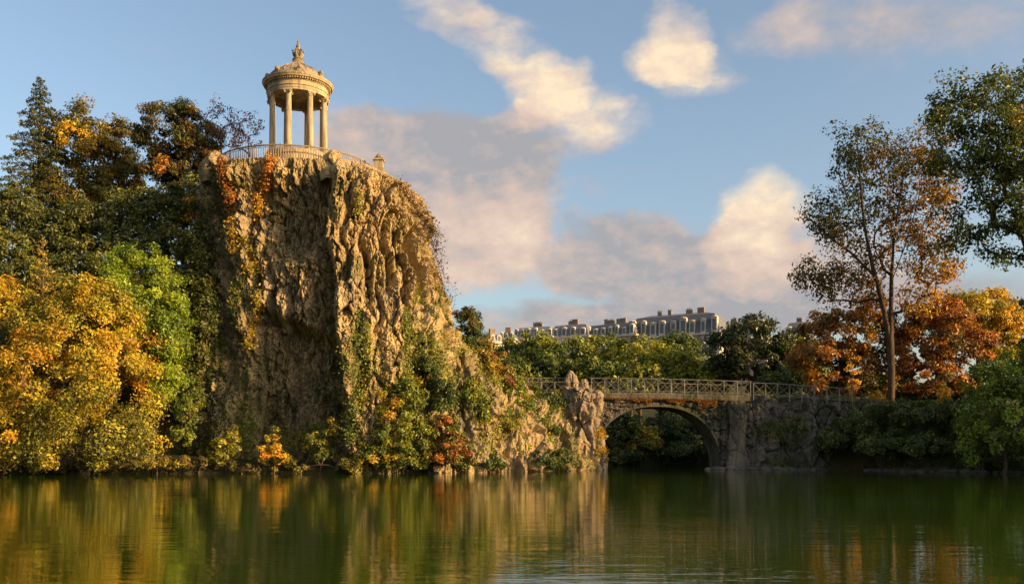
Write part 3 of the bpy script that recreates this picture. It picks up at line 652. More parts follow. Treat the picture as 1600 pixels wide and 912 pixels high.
# ================================================================== BRIDGE
BY = 89.0; BW = 5.2
def bx(px): return (px - 800) / F * BY
def bz(py): return CH + (HZ - py) / F * BY
def deck_z(X): return float(np.interp(X, [bx(800), bx(920), bx(1030), bx(1165), bx(1215), bx(1330), bx(1400)], [bz(612), bz(612.5), bz(613.5), bz(617.5), bz(620), bz(630), bz(636)]))
def front_y(X): return float(np.interp(X, [0, bx(1165), bx(1230), bx(1330), bx(1500)], [BY, BY, BY - .6, BY - 2.0, BY - 8]))
def build_bridge():
    t = thing('arched_footbridge', 'stone arched footbridge with rustic lattice railings over the lake channel', 'bridge', (bx(1030), BY, 0))
    ox, oy = bx(1030), BY
    c, a_, b_ = bx(1026), bx(1127) - bx(1026), bz(635)
    def intr(X):
        u = np.clip(abs(X - c) / a_, 0, 1); return b_ * (1 - u ** 2.35) ** (1 / 2.1)
    # spandrel faces
    for side, y0, nm in ((-1, BY, 'spandrel_wall'), (1, BY + BW, 'spandrel_wall')):
        xs = np.unique(np.concatenate([np.linspace(bx(925), c + a_, 150), c + a_ - np.geomspace(.004, 1.0, 40), np.linspace(c + a_, bx(1172), 40)])); nz = 46
        Xg = np.repeat(xs[None], nz, 0); lo = np.array([intr(x) if abs(x - c) < a_ else -1.0 for x in xs]); hi = np.array([deck_z(x) - .62 for x in xs]); w = np.linspace(0, 1, nz)[:, None]
        Zg = lo[None] * (1 - w) + hi[None] * w; P = np.stack([Xg, np.full_like(Xg, y0), Zg], -1)
        cd, cv = cellular(P * np.array([1.5, 1.5, 2.6]), 401 + side); D = .22 * fbm(P * .7, 3, 405) + .12 * cv - .10 * cd + .08 * ridged(P * 2.6, 3, 409)
        ring = np.clip((Zg - lo[None]) / .45, 0, 1); D = D * ring + .12 * (1 - ring)
        P[..., 1] += side * D; P = P - np.array([ox, oy, 0]); nx_ = len(xs)
        I = np.arange(nz - 1)[:, None] * nx_ + np.arange(nx_ - 1)[None]; Fc = np.stack([I, I + 1, I + nx_ + 1, I + nx_], -1).reshape(-1, 4)
        if side > 0: Fc = Fc[:, ::-1]
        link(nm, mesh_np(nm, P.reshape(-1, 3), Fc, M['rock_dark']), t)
    # barrel under the arch
    th = np.linspace(0, pi, 70); X = c + a_ * np.cos(th); Z = np.array([intr(x) for x in X]); Z[0] = Z[-1] = -1; ys = np.linspace(-.10, BW + .1, 24)
    P = np.stack([np.repeat(X[None], 24, 0), np.repeat(ys[:, None] + BY, 70, 1), np.repeat(Z[None], 24, 0)], -1); P[1:-1, :, 2] -= .06 * fbm(P[1:-1] * 1.2, 3, 421)
    P -= np.array([ox, oy, 0]); I = np.arange(23)[:, None] * 70 + np.arange(69)[None]; Fc = np.stack([I, I + 1, I + 71, I + 70], -1).reshape(-1, 4)
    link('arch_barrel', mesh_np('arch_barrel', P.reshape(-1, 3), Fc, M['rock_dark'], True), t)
    # deck
    d = MB(); xs = np.linspace(bx(800), bx(1172), 40); V = []; Fc = []
    for x in xs:
        z = deck_z(x)
        for (y, zz) in ((-.22, z - .62), (-.30, z - .55), (-.30, z - .12), (-.20, z), (BW + .2, z), (BW + .30, z - .12), (BW + .30, z - .55), (BW + .22, z - .62)): V.append((x - ox, y, zz))
    for i in range(len(xs) - 1):
        for k in range(8): Fc.append((i * 8 + k, (i + 1) * 8 + k, (i + 1) * 8 + (k + 1) % 8, i * 8 + (k + 1) % 8))
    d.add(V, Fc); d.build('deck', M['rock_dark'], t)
    # pilaster beside the arch
    rock_lump('pilaster', (bx(1150) - ox, -.1, 0), [(1.0, -1), (.95, .4), (.75, 1.2), (.72, 5.5), (.85, 6.4), (.6, 6.75)], 431, M['rock_dark'], t, amp=.22, sq=(1.15, .55))
    # railings, front and back
    rngb = random.Random(7)
    for side, y0, x0, x1 in ((0, -.12, bx(806), bx(884)), (0, -.12, bx(924), bx(1172)), (1, BW + .12, bx(806), bx(1172))):
        nb = max(2, round((x1 - x0) / 1.36)); xs = np.linspace(x0, x1, nb + 1); H = 1.38
        f = lambda x, h: (x - ox, y0, deck_z(x) + h)
        MB().tube([f(x, H) for x in xs], .052, 7).build('handrail', M['rustic'], t); MB().tube([f(x, .16) for x in xs], .042, 6).build('bottom_rail', M['rustic'], t)
        for i, x in enumerate(xs):
            MB().tube([f(x, -.05), f(x, H + .02)], [.055, .048], 7).build('post', M['rustic'], t)
            if i < nb:
                x2 = xs[i + 1]; j = lambda: rngb.uniform(-.05, .05)
                MB().tube([f(x + .05, .18 + j()), f((x + x2) / 2 + j(), H / 2 + .08 + j()), f(x2 - .05, H - .05)], .029, 6).build('brace', M['rustic'], t)
                MB().tube([f(x + .05, H - .05), f((x + x2) / 2 + j(), H / 2 + .10 + j()), f(x2 - .05, .18 + j())], .029, 6).build('brace', M['rustic'], t)
build_bridge()
def path_railing():
    t = thing('path_railing', 'rustic lattice railing sloping down along the rock wall beside the tall tree', 'railing', (bx(1200), BY, 0)); ox, oy = bx(1200), BY
    xs = np.linspace(bx(1178), bx(1322), 9); H = 1.30; rr = random.Random(3)
    f = lambda x, h: (x - ox, front_y(x) + .35 - oy, deck_z(x) + h)
    MB().tube([f(x, H) for x in xs], .06, 6).build('handrail', M['rustic'], t); MB().tube([f(x, .14) for x in xs], .05, 6).build('bottom_rail', M['rustic'], t)
    for i, x in enumerate(xs):
        MB().tube([f(x, -.4), f(x, H + .03)], .065, 6).build('post', M['rustic'], t)
        if i < len(xs) - 1:
            x2 = xs[i + 1]; j = lambda: rr.uniform(-.06, .06)
            MB().tube([f(x, .16), f((x + x2) / 2 + j(), H / 2 + j()), f(x2, H - .05)], .030, 6).build('brace', M['rustic'], t)
            MB().tube([f(x, H - .05), f((x + x2) / 2 + j(), H / 2 + j()), f(x2, .16)], .030, 6).build('brace', M['rustic'], t)
path_railing()
# rock pier with its knobs
px_ = at(909, 733, 88.0)
pier = thing('rock_pier', 'fluted upright rock pier carrying the cliff end of the footbridge', 'rock pier', (px_[0], 88.2, 0))
rock_lump('pillar', (0, .2, 0), [(2.2, -1), (1.9, .6), (1.55, 2.0), (1.5, 4.0), (1.7, 6.0), (1.6, 7.2), (1.1, 7.8), (.1, 8.0)], 441, M['rock_pier'], pier, amp=.55, nt_=120, nz=110, fl=1.1)
rock_lump('foot', (1.35, -.3, 0), [(1.1, -1), (.95, .5), (.8, 2.4), (.5, 3.4), (.05, 3.8)], 447, M['rock_pier'], pier, amp=.4)
rock_lump('knob', (-1.05, .1, 7.2), [(.7, -.6), (.72, .3), (.62, .9), (.66, 1.3), (.45, 1.9), (.38, 2.15), (.2, 2.45), (.03, 2.55)], 451, M['rock_pier'], pier, amp=.35)
rock_lump('knob', (.35, .1, 7.2), [(.55, -.6), (.5, .4), (.42, .9), (.42, 1.3), (.2, 1.65), (.03, 1.75)], 457, M['rock_pier'], pier, amp=.3)
# rubble retaining wall under the path
def wall_prof(u):
    h = float(np.interp(u, [0, .2, .45, .7, 1], [7.0, 6.9, 6.5, 5.2, 2.8])); k = float(np.interp(u, [0, .3, .6, 1], [0, .15, 1.0, 3.0]))
    return [(-.3, -1), (0, .25), (.25 + .3 * k, h * .5), (.45 + k, h * .92), (1.2 + k, h), (3.5 + k, h + .25)]
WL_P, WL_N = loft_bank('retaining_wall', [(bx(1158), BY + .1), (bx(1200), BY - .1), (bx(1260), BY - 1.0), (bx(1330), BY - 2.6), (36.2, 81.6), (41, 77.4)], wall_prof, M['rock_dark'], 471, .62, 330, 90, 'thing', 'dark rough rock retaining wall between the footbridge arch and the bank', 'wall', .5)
# loose stones along the waterline of the wall
def stones():
    rng = np.random.default_rng(5); meshes = []
    for s in range(6):
        o = rock_lump('stone', (0, 0, 0), [(.30, -.25), (.42, -.05), (.40, .12), (.26, .26), (.03, .31)], 480 + s, M['rock_dark'], None, amp=.16, nt_=10, nz=6); meshes.append(o.data); bpy.data.objects.remove(o)
    wall = bpy.data.objects['retaining_wall']; line = np.array([(bx(1105), BY + .6), (bx(1130), BY - .45), (bx(1200), BY - .5), (bx(1260), BY - 1.5), (bx(1330), BY - 3.1), (35.6, 81.0), (40.8, 76.6), (44, 74)])
    d = np.concatenate([[0], np.cumsum(np.linalg.norm(np.diff(line, axis=0), axis=1))])
    for i in range(70):
        s = d[-1] * (i + rng.random() * .8) / 70; x = np.interp(s, d, line[:, 0]); y = np.interp(s, d, line[:, 1]) + rng.normal() * .12
        o = link('stone', meshes[i % 6], wall, (x, y, rng.uniform(-.05, .10))); k = rng.uniform(.6, 1.35); o.scale = (k * 1.25, k, k * .8); o.rotation_euler = (0, 0, rng.uniform(0, 6))
stones()

# ================================================================== FAR BUILDINGS
ROOFS = ['slate', 'zinc', 'slate', 'zinc_dark']
def mansard(name, label, px0, px1, row_eave, row_ridge, Y, rz, storeys, bays, wall, depth=14, dorm_w=1.5, chim=3, seed=1, base_row=600):
    rng = random.Random(seed); p = at((px0 + px1) / 2, row_eave, Y); W = (px1 - px0) / F * Y / max(.4, cos(rz)); ze = p[2]; zr = CH + (HZ - row_ridge) / F * Y; H = zr - ze
    zb = CH + (HZ - base_row) / F * Y; t = thing(name, label, 'building', (p[0], Y, zb)); t.rotation_euler = (0, 0, rz); he = ze - zb
    MB().box((0, depth / 2, he / 2), (W, depth, he)).build('wall', M[wall], t)
    MB().box((0, depth / 2 - .1, he + .12), (W + .9, depth + .9, .5)).build('cornice', M['trim'], t)
    lo = [(-W / 2, 0), (W / 2, 0), (W / 2, depth), (-W / 2, depth)]; ins = .28 * H; V = [(x, y, he + .37) for x, y in lo]
    for f, z in ((.45, .55), (1.0, .86)):
        k = ins * f; V += [(x - k * np.sign(x), y + (k if y == 0 else -k), he + .37 + (H - .37) * z) for x, y in lo]
    k = ins * 1.0 + depth * .22; V += [(x - min(k, W * .4) * np.sign(x), y + (k if y == 0 else -k), he + H) for x, y in lo]
    Fc = []
    for i in range(3):
        for j in range(4): Fc.append((i * 4 + j, i * 4 + (j + 1) % 4, (i + 1) * 4 + (j + 1) % 4, (i + 1) * 4 + j))
    Fc.append((12, 13, 14, 15)); roof = MB().add(V, Fc).build('roof', M[ROOFS[seed % 4]], t)
    for b in range(bays):
        x = -W / 2 + W * (b + .5) / bays; wd = min(dorm_w, W / bays * .62) * rng.uniform(.75, 1.1); hd = H * rng.uniform(.45, .66); x += rng.uniform(-.12, .12) * W / bays
        o = MB().box((x, .75, he + .37 + hd / 2), (wd, 1.6, hd)).lathe([(wd * .58, 0), (wd * .58, .16), (wd * .35, .34), (0, .42)], 10, (x, .5, he + .37 + hd)).build('dormer', M['trim'], roof)
        MB().box((x, -.06, he + .40 + hd * .5), (wd * .62, .06, hd * .72)).build('pane', M['glass'], roof)
    for s in range(storeys):
        z = he - (s + .5) * (he / storeys)
        for b in range(bays):
            x = -W / 2 + W * (b + .5) / bays; o = MB().box((x, -.02, z), (min(1.5, W / bays * .5), .10, he / storeys * .62)).build('window', M['glass'], t)
            MB().box((x, -.10, z - he / storeys * .34), (min(1.9, W / bays * .62), .24, .18)).build('sill', M['trim'], o)
    for c in range(chim):
        x = (W - 2 * min(ins + depth * .22, W * .4) - 1.5) * ((c + .5 + rng.uniform(-.4, .4)) / chim - .5); q = MB().box((x, depth * .35, he + H + .1), (rng.uniform(.8, 2.2), .9, rng.uniform(1.6, 2.8)))
        for j in range(3): q.lathe([(.15, 0), (.12, .5), (0, .5)], 7, (x - .5 + .5 * j, depth * .35, he + H + 1.0))
        q.build('chimney', M['chimney'], roof)
    return t
YB = 255
mansard('apartment_block', 'lowest slate roofed apartment block beside the pale houses above the trees', 801, 862, 528, 508, YB + 6, radians(-24), 2, 6, 'facade', 12, 1.3, 3, 1, 600)
mansard('apartment_block', 'middle slate roofed apartment block with wide pale dormers above the trees', 860, 918, 527, 504, YB + 2, radians(-26), 2, 4, 'white_wall', 12, 2.2, 2, 7, 600)
mansard('apartment_block', 'blue grey zinc roofed block leaning against the tall domed one', 916, 990, 526, 503, YB - 2, radians(-30), 2, 7, 'facade', 12, 1.5, 4, 8, 600)
mansard('apartment_block', 'tall domed apartment block with high mansard roof and chimneys, topmost on the skyline', 986, 1116, 525, 487, YB - 8, radians(-28), 2, 9, 'facade', 14, 2.1, 4, 2, 600)
mansard('apartment_block', 'grey roofed apartment block half hidden behind the dark tree', 1118, 1185, 527, 502, YB + 12, radians(-28), 2, 5, 'facade', 12, 1.7, 2, 3, 600)
mansard('apartment_block', 'small grey roofed building glimpsed beside the tall autumn tree', 1228, 1268, 524, 500, YB, radians(-20), 2, 3, 'white_wall', 12, 1.6, 2, 4, 600)
mansard('white_house', 'small bright white house catching the sun beyond the cliff shrubs', 764, 784, 536, 520, YB - 30, radians(22), 2, 2, 'white_wall', 9, 1.2, 1, 5, 590)
mansard('white_house', 'low pale house with dark roof next to the long block', 780, 803, 530, 517, YB, radians(-10), 2, 3, 'white_wall', 9, 1.2, 2, 6, 590)

# ================================================================== TREES
def hgrad(axis, a, b, lo=0, hi=1):
    return lambda C: lo + (hi - lo) * np.clip((C[:, axis] - a) / (b - a), 0, 1)
def hnoise(base, amp, freq, seed): return lambda C: base + amp * fbm(C * freq, 2, seed)

# --- tall plane tree on the path
yb = 91.0; tb = at(1392, 634, yb)
Lm = lambda pts, Y: [tuple(at(a, b, Y + c)) for a, b, c in pts]
tree('plane_tree', 'tall loose autumn tree with forked trunk standing behind the sloping path railing', 'tree', tb,
     [BL(1342, 248, yb + 1, 48, 74, 46), (*at(1422, 252, yb + 1.5)[:3], 3.6, 3.6, 4.6), BL(1465, 290, yb + 1.5, 34, 60, 36), BL(1300, 345, yb + 1, 54, 60, 55), BL(1430, 350, yb + 1.5, 62, 66, 60), BL(1285, 430, yb + 1, 46, 48, 46), BL(1345, 445, yb + 2, 60, 50, 50), BL(1455, 420, yb + 1, 44, 56, 44), BL(1430, 465, yb - .5, 40, 26, 34), BL(1370, 350, yb + 2, 56, 70, 40)],
     [(0, (.042, .06, .014)), (.3, (.085, .10, .018)), (.5, (.20, .12, .03)), (.7, (.38, .18, .025)), (1, GOLD)], 300, 78, 1.4, .265, .36,
     [Lm([(1392, 640, 0), (1393, 580, 0), (1391, 530, 0), (1392, 490, 0), (1393, 430, .2), (1397, 370, .5), (1406, 310, 1), (1416, 225, 1.2)], yb),
      Lm([(1389, 525, 0), (1378, 470, -.3), (1362, 410, -.6), (1350, 350, -.8), (1344, 280, -.6), (1338, 200, -.4)], yb),
      Lm([(1394, 470, .2), (1415, 440, -.6), (1445, 400, -1), (1470, 375, -1.2)], yb), Lm([(1365, 430, -.5), (1330, 395, .6), (1295, 370, 1), (1270, 360, 1)], yb),
      Lm([(1398, 380, .4), (1425, 330, .8), (1445, 260, 1)], yb), Lm([(1393, 440, .2), (1412, 390, -.5), (1430, 330, -.4), (1440, 290, 0)], yb), Lm([(1352, 360, -.8), (1325, 310, -.3), (1310, 270, 0)], yb), Lm([(1380, 475, -.3), (1376, 400, -1), (1380, 330, -1), (1378, 260, -.6)], yb)], 11, lambda C: .53 + .22 * np.clip((C[:, 0] - tb[0] + 1) / 5, -1, 1) - .018 * (C[:, 2] - 20) + .25 * fbm(C * .25, 2, 7), 'plane_bark', hue_var=.14, tip=.02, shell=.25)
# --- tall dark tree entering from the side of the frame
yc = 80.0; tb2 = (at(1665, 640, yc)[0], yc, land_h(np.array([at(1665, 640, yc)[0]]), np.array([yc]))[0])
tree('broadleaf_tree', 'high dark green tree reaching into the upper corner of the sky', 'tree', tb2,
     [BL(1540, 190, yc, 84, 90, 80), BL(1500, 250, yc + 1, 62, 62, 60), BL(1590, 260, yc - 1, 90, 92, 80), BL(1620, 150, yc, 80, 70, 70), BL(1560, 340, yc, 70, 62, 60), BL(1680, 280, yc, 110, 120, 100), BL(1620, 390, yc, 60, 46, 50), BL(1490, 360, yc + 1, 36, 44, 36), BL(1475, 170, yc, 34, 36, 34)],
     [(0, (.06, .085, .016)), (.55, (.095, .13, .018)), (.85, (.19, .19, .02)), (1, OR)], 300, 125, 1.3, .28, .5,
     [[tb2, tuple(at(1655, 560, yc)), tuple(at(1635, 470, yc)), tuple(at(1600, 370, yc)), tuple(at(1570, 300, yc)), tuple(at(1545, 210, yc)), tuple(at(1532, 150, yc))],
      [tuple(at(1640, 480, yc)), tuple(at(1660, 350, yc)), tuple(at(1668, 250, yc)), tuple(at(1660, 190, yc))]], 12, hnoise(.38, .3, .3, 3), droop=.6, shell=.3)
# --- trees of the same shore beyond the frame: they shade the bank
rs = at(1392, 634, yb)
shade = tree('broadleaf_tree', 'dense shore tree shading the bank, out beyond the high dark tree', 'tree', (60, 70, 6.2), [(60, 70, 12, 6, 6, 5), (61, 68, 14.5, 4.5, 4.5, 3.5), (57, 72, 10, 4, 4, 3.5)], [(0, DG), (.6, G), (1, LG)], 90, 60, 1.3, .55, .4, None, 13, group='trees shading the near shore')
for (x, y, k, rz) in ((66, 62, 1.05, 1.1), (70, 52, 1.1, 2.5), (56.5, 76.5, .85, 4.0), (76, 60, 1.1, .4)): copy_tree(shade, (x, y, float(land_h(np.array([x]), np.array([y]))[0]) - .1), rz, k)
# --- orange and golden trees behind the path
def T(name, label, base_px, base_py, Y, blobs, stops, **kw):
    return tree(name, label, kw.pop('cat', 'tree'), at(base_px, base_py, Y), [BL(a, b, Y + (c[2] if len(c) > 2 else 0), c[0], c[1]) for a, b, c in blobs], stops, **kw)
T('maple_tree', 'orange leaved low tree behind the tall tree trunk, towards the bridge', 1320, 640, 97, [(1310, 530, (58, 58)), (1355, 520, (48, 55)), (1270, 550, (38, 50)), (1350, 585, (50, 40)), (1300, 590, (46, 36))], [(0, (.10, .11, .02)), (.3, BRN), (.6, (.46, .19, .02)), (1, GOLD)], n=160, per=120, rc=.9, size=.30, r=.2, seed=21, hue=hnoise(.45, .4, .3, 4))
T('maple_tree', 'rust orange rounded tree between the tall trunk and the yellow tree', 1460, 645, 96, [(1465, 530, (68, 60)), (1425, 555, (48, 50)), (1512, 550, (44, 52)), (1465, 495, (44, 34)), (1450, 595, (60, 34))], [(0, (.10, .10, .02)), (.3, (.22, .09, .02)), (.65, (.46, .18, .018)), (1, (.5, .30, .02))], n=170, per=120, rc=.9, size=.30, r=.22, seed=22, hue=hnoise(.42, .4, .3, 5))
T('lime_tree', 'yellow green domed tree rising behind the rust orange tree', 1530, 640, 101, [(1525, 500, (62, 50)), (1560, 525, (44, 54)), (1490, 512, (40, 50))], [(0, LG), (.3, YG), (.75, GOLD), (1, GOLD)], n=150, per=120, rc=1.0, size=.32, r=.25, seed=23, hue=hnoise(.55, .4, .25, 6))
T('lime_tree', 'dark green tree filling the gap behind the yellow domed tree', 1610, 640, 103, [(1600, 530, (55, 55)), (1640, 500, (60, 60))], [(0, DG), (1, G)], n=80, per=90, rc=1.1, size=.36, r=.25, seed=24)
T('willow_tree', 'bright green bushy tree overhanging the water at the picture edge', 1570, 738, 74, [(1570, 640, (72, 60)), (1620, 600, (70, 70)), (1555, 700, (60, 42)), (1610, 690, (70, 50)), (1545, 600, (40, 44))], [(0, (.055, .09, .012)), (.5, (.17, .23, .016)), (1, (.29, .34, .02))], n=190, per=150, rc=.8, size=.22, r=.2, seed=25, droop=.5)
# --- low bushes of the shaded bank
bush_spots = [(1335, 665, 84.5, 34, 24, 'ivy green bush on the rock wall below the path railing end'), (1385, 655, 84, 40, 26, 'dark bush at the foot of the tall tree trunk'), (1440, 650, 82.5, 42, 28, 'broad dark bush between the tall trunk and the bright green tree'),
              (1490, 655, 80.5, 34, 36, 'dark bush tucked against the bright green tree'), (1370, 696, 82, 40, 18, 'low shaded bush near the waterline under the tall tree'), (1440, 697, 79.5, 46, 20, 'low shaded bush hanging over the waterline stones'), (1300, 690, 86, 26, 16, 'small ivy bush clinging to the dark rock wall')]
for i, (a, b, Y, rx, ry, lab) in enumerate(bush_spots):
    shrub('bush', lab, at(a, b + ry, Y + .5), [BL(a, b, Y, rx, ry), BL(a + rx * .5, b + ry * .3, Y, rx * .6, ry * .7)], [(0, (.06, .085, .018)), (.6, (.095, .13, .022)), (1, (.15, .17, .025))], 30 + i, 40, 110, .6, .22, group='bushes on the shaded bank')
for i, (a, b, Y, rx, ry, lab) in enumerate([(1333, 590, 89.5, 13, 34, 'sunlit yellow sapling at the low end of the path railing'), (1372, 622, 88.5, 10, 14, 'small golden sprig beside the tall trunk base'), (1468, 618, 86, 16, 24, 'small golden leaved sapling above the dark bushes')]):
    shrub('sapling', lab, at(a, b + ry, Y), [BL(a, b, Y, rx, ry), BL(a + 5, b + ry * .5, Y, rx * .7, ry * .5)], [(0, LG), (.5, GOLD), (1, OR)], 40 + i, 16, 34, .35, .24, cat='sapling')

# --- far belt behind the bridge
far_protos = []
belt = [(800, 548, 150, 30, 22, .35), (838, 545, 146, 34, 26, .5), (885, 545, 142, 38, 30, .55), (935, 540, 146, 36, 28, .45), (985, 548, 138, 42, 30, .6), (1030, 556, 132, 36, 28, .65), (1075, 565, 128, 30, 22, .7), (1115, 575, 126, 24, 16, .75), (860, 575, 130, 40, 24, .3), (930, 580, 128, 44, 24, .4), (1060, 530, 158, 34, 20, .2), (1000, 585, 126, 40, 20, .5), (1255, 560, 122, 36, 40, .4), (800, 575, 128, 34, 22, .3)]
where = ['nearest the cliff shrubs', 'beside the pale houses', 'under the long slate block', 'at the middle of the long block', 'below the tall domed block', 'just over the bridge middle', 'low and bright over the bridge railing', 'lowest and brightest by the dark tree', 'behind the rock pier', 'over the cliff end of the railing', 'dark, under the tall domed block end', 'close behind the lattice railing', 'behind the orange tree', 'low behind the cliff shrubs']
for i, (a, b, Y, rx, ry, hu) in enumerate(belt):
    b += 6 + (7 if 930 < a < 1080 and b < 570 else 0); hu += .08
    p = at(a, b, Y); g = float(land_h(np.array([p[0]]), np.array([Y]))[0])
    tree('park_tree', 'green park tree of the far belt, ' + where[i], 'tree', (p[0], Y, g - .2), [BL(a, b, Y, rx, ry * 1.15), BL(a - rx * .5, b + ry * .6, Y - 1, rx * .7, ry * .9), BL(a + rx * .55, b + ry * .5, Y - .5, rx * .7, ry * .9), BL(a, b + ry * 1.3, Y, rx * .9, ry)],
         [(0, DG), (.35, G), (.65, LG), (1, YG)], 85, 62, 1.15, .46, .25, None, 60 + i, hnoise(hu, .3, .2, i), group='trees of the far belt')
T('oak_tree', 'dark broad tree behind the bridge with pale twigs, hiding a grey block', 1180, 640, 124, [(1180, 535, (58, 42)), (1140, 555, (40, 36)), (1225, 550, (38, 38)), (1180, 570, (60, 34))], [(0, DG), (.6, (.055, .075, .018)), (.9, BRN), (1, (.3, .22, .12))], n=150, per=85, rc=1.2, size=.40, r=.35, seed=80, hue=hnoise(.38, .4, .3, 9))
# thicket seen through the arch and behind the railing
th_spots = [(965, 675, 112, 38, 30, .25, 'shadowy thicket by the rock pier seen through the arch'), (1000, 690, 113, 30, 22, .7, 'yellow lit bush low under the bridge arch'), (1040, 670, 116, 42, 36, .15, 'dark thicket at the middle of the arch opening'), (1085, 680, 115, 40, 36, .1, 'dark thicket deep under the arch by its springing'), (1060, 705, 112.5, 40, 16, .1, 'low bush over the far waterline under the arch'), (970, 712, 112, 36, 12, .2, 'low bush at the far waterline next to the pier'),
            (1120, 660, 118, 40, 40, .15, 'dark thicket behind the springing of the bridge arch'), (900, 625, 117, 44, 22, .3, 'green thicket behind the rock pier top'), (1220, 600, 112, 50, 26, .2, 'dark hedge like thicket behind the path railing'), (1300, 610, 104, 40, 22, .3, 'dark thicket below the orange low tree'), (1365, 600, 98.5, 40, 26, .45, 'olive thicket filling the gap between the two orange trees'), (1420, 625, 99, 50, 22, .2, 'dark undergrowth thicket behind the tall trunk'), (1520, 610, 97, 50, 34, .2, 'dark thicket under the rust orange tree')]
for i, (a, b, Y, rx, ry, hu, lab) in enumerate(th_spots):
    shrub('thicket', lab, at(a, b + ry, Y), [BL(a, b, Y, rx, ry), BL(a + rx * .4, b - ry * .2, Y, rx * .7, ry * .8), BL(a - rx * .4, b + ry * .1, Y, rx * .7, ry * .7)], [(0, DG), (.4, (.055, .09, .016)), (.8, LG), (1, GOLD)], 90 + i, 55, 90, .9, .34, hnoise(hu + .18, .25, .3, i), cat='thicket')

# --- hill trees behind and beside the temple
def conifer(name, label, base, H, R, stops, seed, n_br=95, per=95, size=.24, cat='tree', up=.0):
    rng = np.random.default_rng(seed); t = thing(name, label, cat, base); V, Fc = tube_vf([(0, 0, -.5), (0, 0, H * .5), (0, 0, H * .98)], [H * .018, H * .010, .02], 7); mb = MB().add(V, Fc); C = []; O = []
    for i in range(n_br):
        u = (i + rng.random()) / n_br; z = H * (.06 + .92 * u); a = i * 2.399 + rng.normal() * .3; L_ = R * (1 - u) ** .85 * (.75 + .4 * rng.random()) + .12; dr = (-.12 + .35 * u + up)
        d = np.array([cos(a), sin(a), 0]); pts = [np.array([0, 0, z]), d * L_ * .5 + np.array([0, 0, z + L_ * .5 * dr + .06 * L_]), d * L_ + np.array([0, 0, z + L_ * dr - .10 * L_])]
        mb.tube(pts, [.05 * (1 - u) + .015, .03 * (1 - u) + .01, .006], 4, False); k = max(6, int(per * (L_ / R) ** 1.1))
        w = rng.random(k) ** .7; p = np.array([np.interp(w, [0, .5, 1], [q[j] for q in pts]) for j in range(3)]).T; side = np.cross(d, [0, 0, 1]); wd = (.34 * L_ * (1 - w) + .15) * 1.0
        p += side * (rng.uniform(-1, 1, k) * wd)[:, None] + rng.normal(size=(k, 3)) * np.array([.05, .05, .09]); p[:, 2] -= .10 * rng.random(k); C.append(p); O.append(np.tile(d * .6 + np.array([0, 0, .6]), (k, 1)))
    mb.build('trunk', M['bark'], t, None, True); C = np.concatenate(C); O = np.concatenate(O); n = len(C)
    hue = hnoise(.4, .5, .4, seed)(C + np.array(base)) + rng.normal(size=n) * .12; lum = np.clip(1 + rng.normal(size=n) * .25, .4, 1.7)
    link('crown', leaf_mesh('crown', C, O + .5 * rng.normal(size=(n, 3)), size * (.7 + .7 * rng.random(n)), hue, lum, mat_leaf(stops, .2), rng, .4), t); return t
cb = at(62, 420, 90); conifer('spruce_tree', 'tall pointed dark conifer at the end of the wooded hill', cb, at(62, 114, 90)[2] - cb[2], 6.0, [(0, (.042, .058, .017)), (.6, (.05, .065, .016)), (1, (.24, .17, .02))], 101, 170, 270, .26)
hill = [('ash_tree', 'golden green tree between the tall conifer and the dense round tree', 125, 400, 92, [(122, 215, (46, 62)), (150, 255, (44, 60)), (100, 280, (44, 56)), (130, 320, (58, 50))], [(0, (.04, .055, .012)), (.4, (.12, .115, .016)), (.75, (.32, .23, .02)), (1, GOLD)], 180, 150, .95, .23, .58),
        ('ash_tree', 'slender tree with reddish top beside the golden green tree', 188, 400, 93, [(185, 225, (26, 50)), (195, 275, (28, 46)), (170, 300, (32, 44))], [(0, (.04, .05, .012)), (.45, (.12, .11, .016)), (.8, (.30, .20, .02)), (1, RUST)], 95, 130, .8, .22, .58),
        ('holm_oak_tree', 'dense dark rounded tree with orange tints standing next to the temple terrace', 285, 340, 88, [(275, 205, (58, 46)), (310, 225, (40, 50)), (240, 215, (34, 38)), (290, 255, (50, 38)), (250, 270, (40, 34))], [(0, (.045, .06, .014)), (.5, (.075, .078, .013)), (.8, (.24, .14, .016)), (1, OR)], 180, 160, .8, .21, .52)]
for i, (nm, lab, a, b, Y, bl, stp, n, per, rc, sz, hu) in enumerate(hill):
    T(nm, lab, a, b, Y, bl, stp, n=n, per=per, rc=rc, size=sz, r=.28, seed=110 + i, hue=hnoise(hu, .45, .3, 20 + i), shell=.35)
T('bare_tree', 'thin half bare reddish tree leaning over the dense round tree', 345, 262, 86, [(345, 190, (24, 34)), (360, 215, (22, 28)), (335, 165, (12, 14))], [(0, MAUVE), (.6, (.16, .06, .04)), (1, RUST)], n=70, per=13, rc=.5, size=.17, r=.10, seed=120, hue_var=.2, tip=.018)
T('bare_tree', 'thin half bare twiggy tree close against the temple columns', 388, 250, 85, [(388, 205, (22, 30)), (400, 190, (12, 20)), (372, 215, (14, 20))], [(0, MAUVE), (.6, (.13, .06, .045)), (1, RUST)], n=64, per=12, rc=.45, size=.16, r=.09, seed=121, hue_var=.2, tip=.018)
hb = [(25, 330, 86, 44, 44), (80, 370, 84, 50, 40), (15, 400, 82, 46, 40), (140, 350, 85, 48, 38), (130, 410, 82.5, 54, 40), (200, 330, 86, 46, 36), (250, 320, 85, 44, 34), (215, 380, 83.5, 50, 42), (275, 370, 82.5, 34, 44), (60, 440, 80, 56, 36), (300, 310, 83.5, 34, 36), (275, 450, 81, 34, 50), (185, 440, 81, 54, 44), (318, 400, 80.3, 20, 56), (300, 520, 80, 26, 56), (322, 480, 79, 14, 60), (290, 600, 79, 30, 50)]
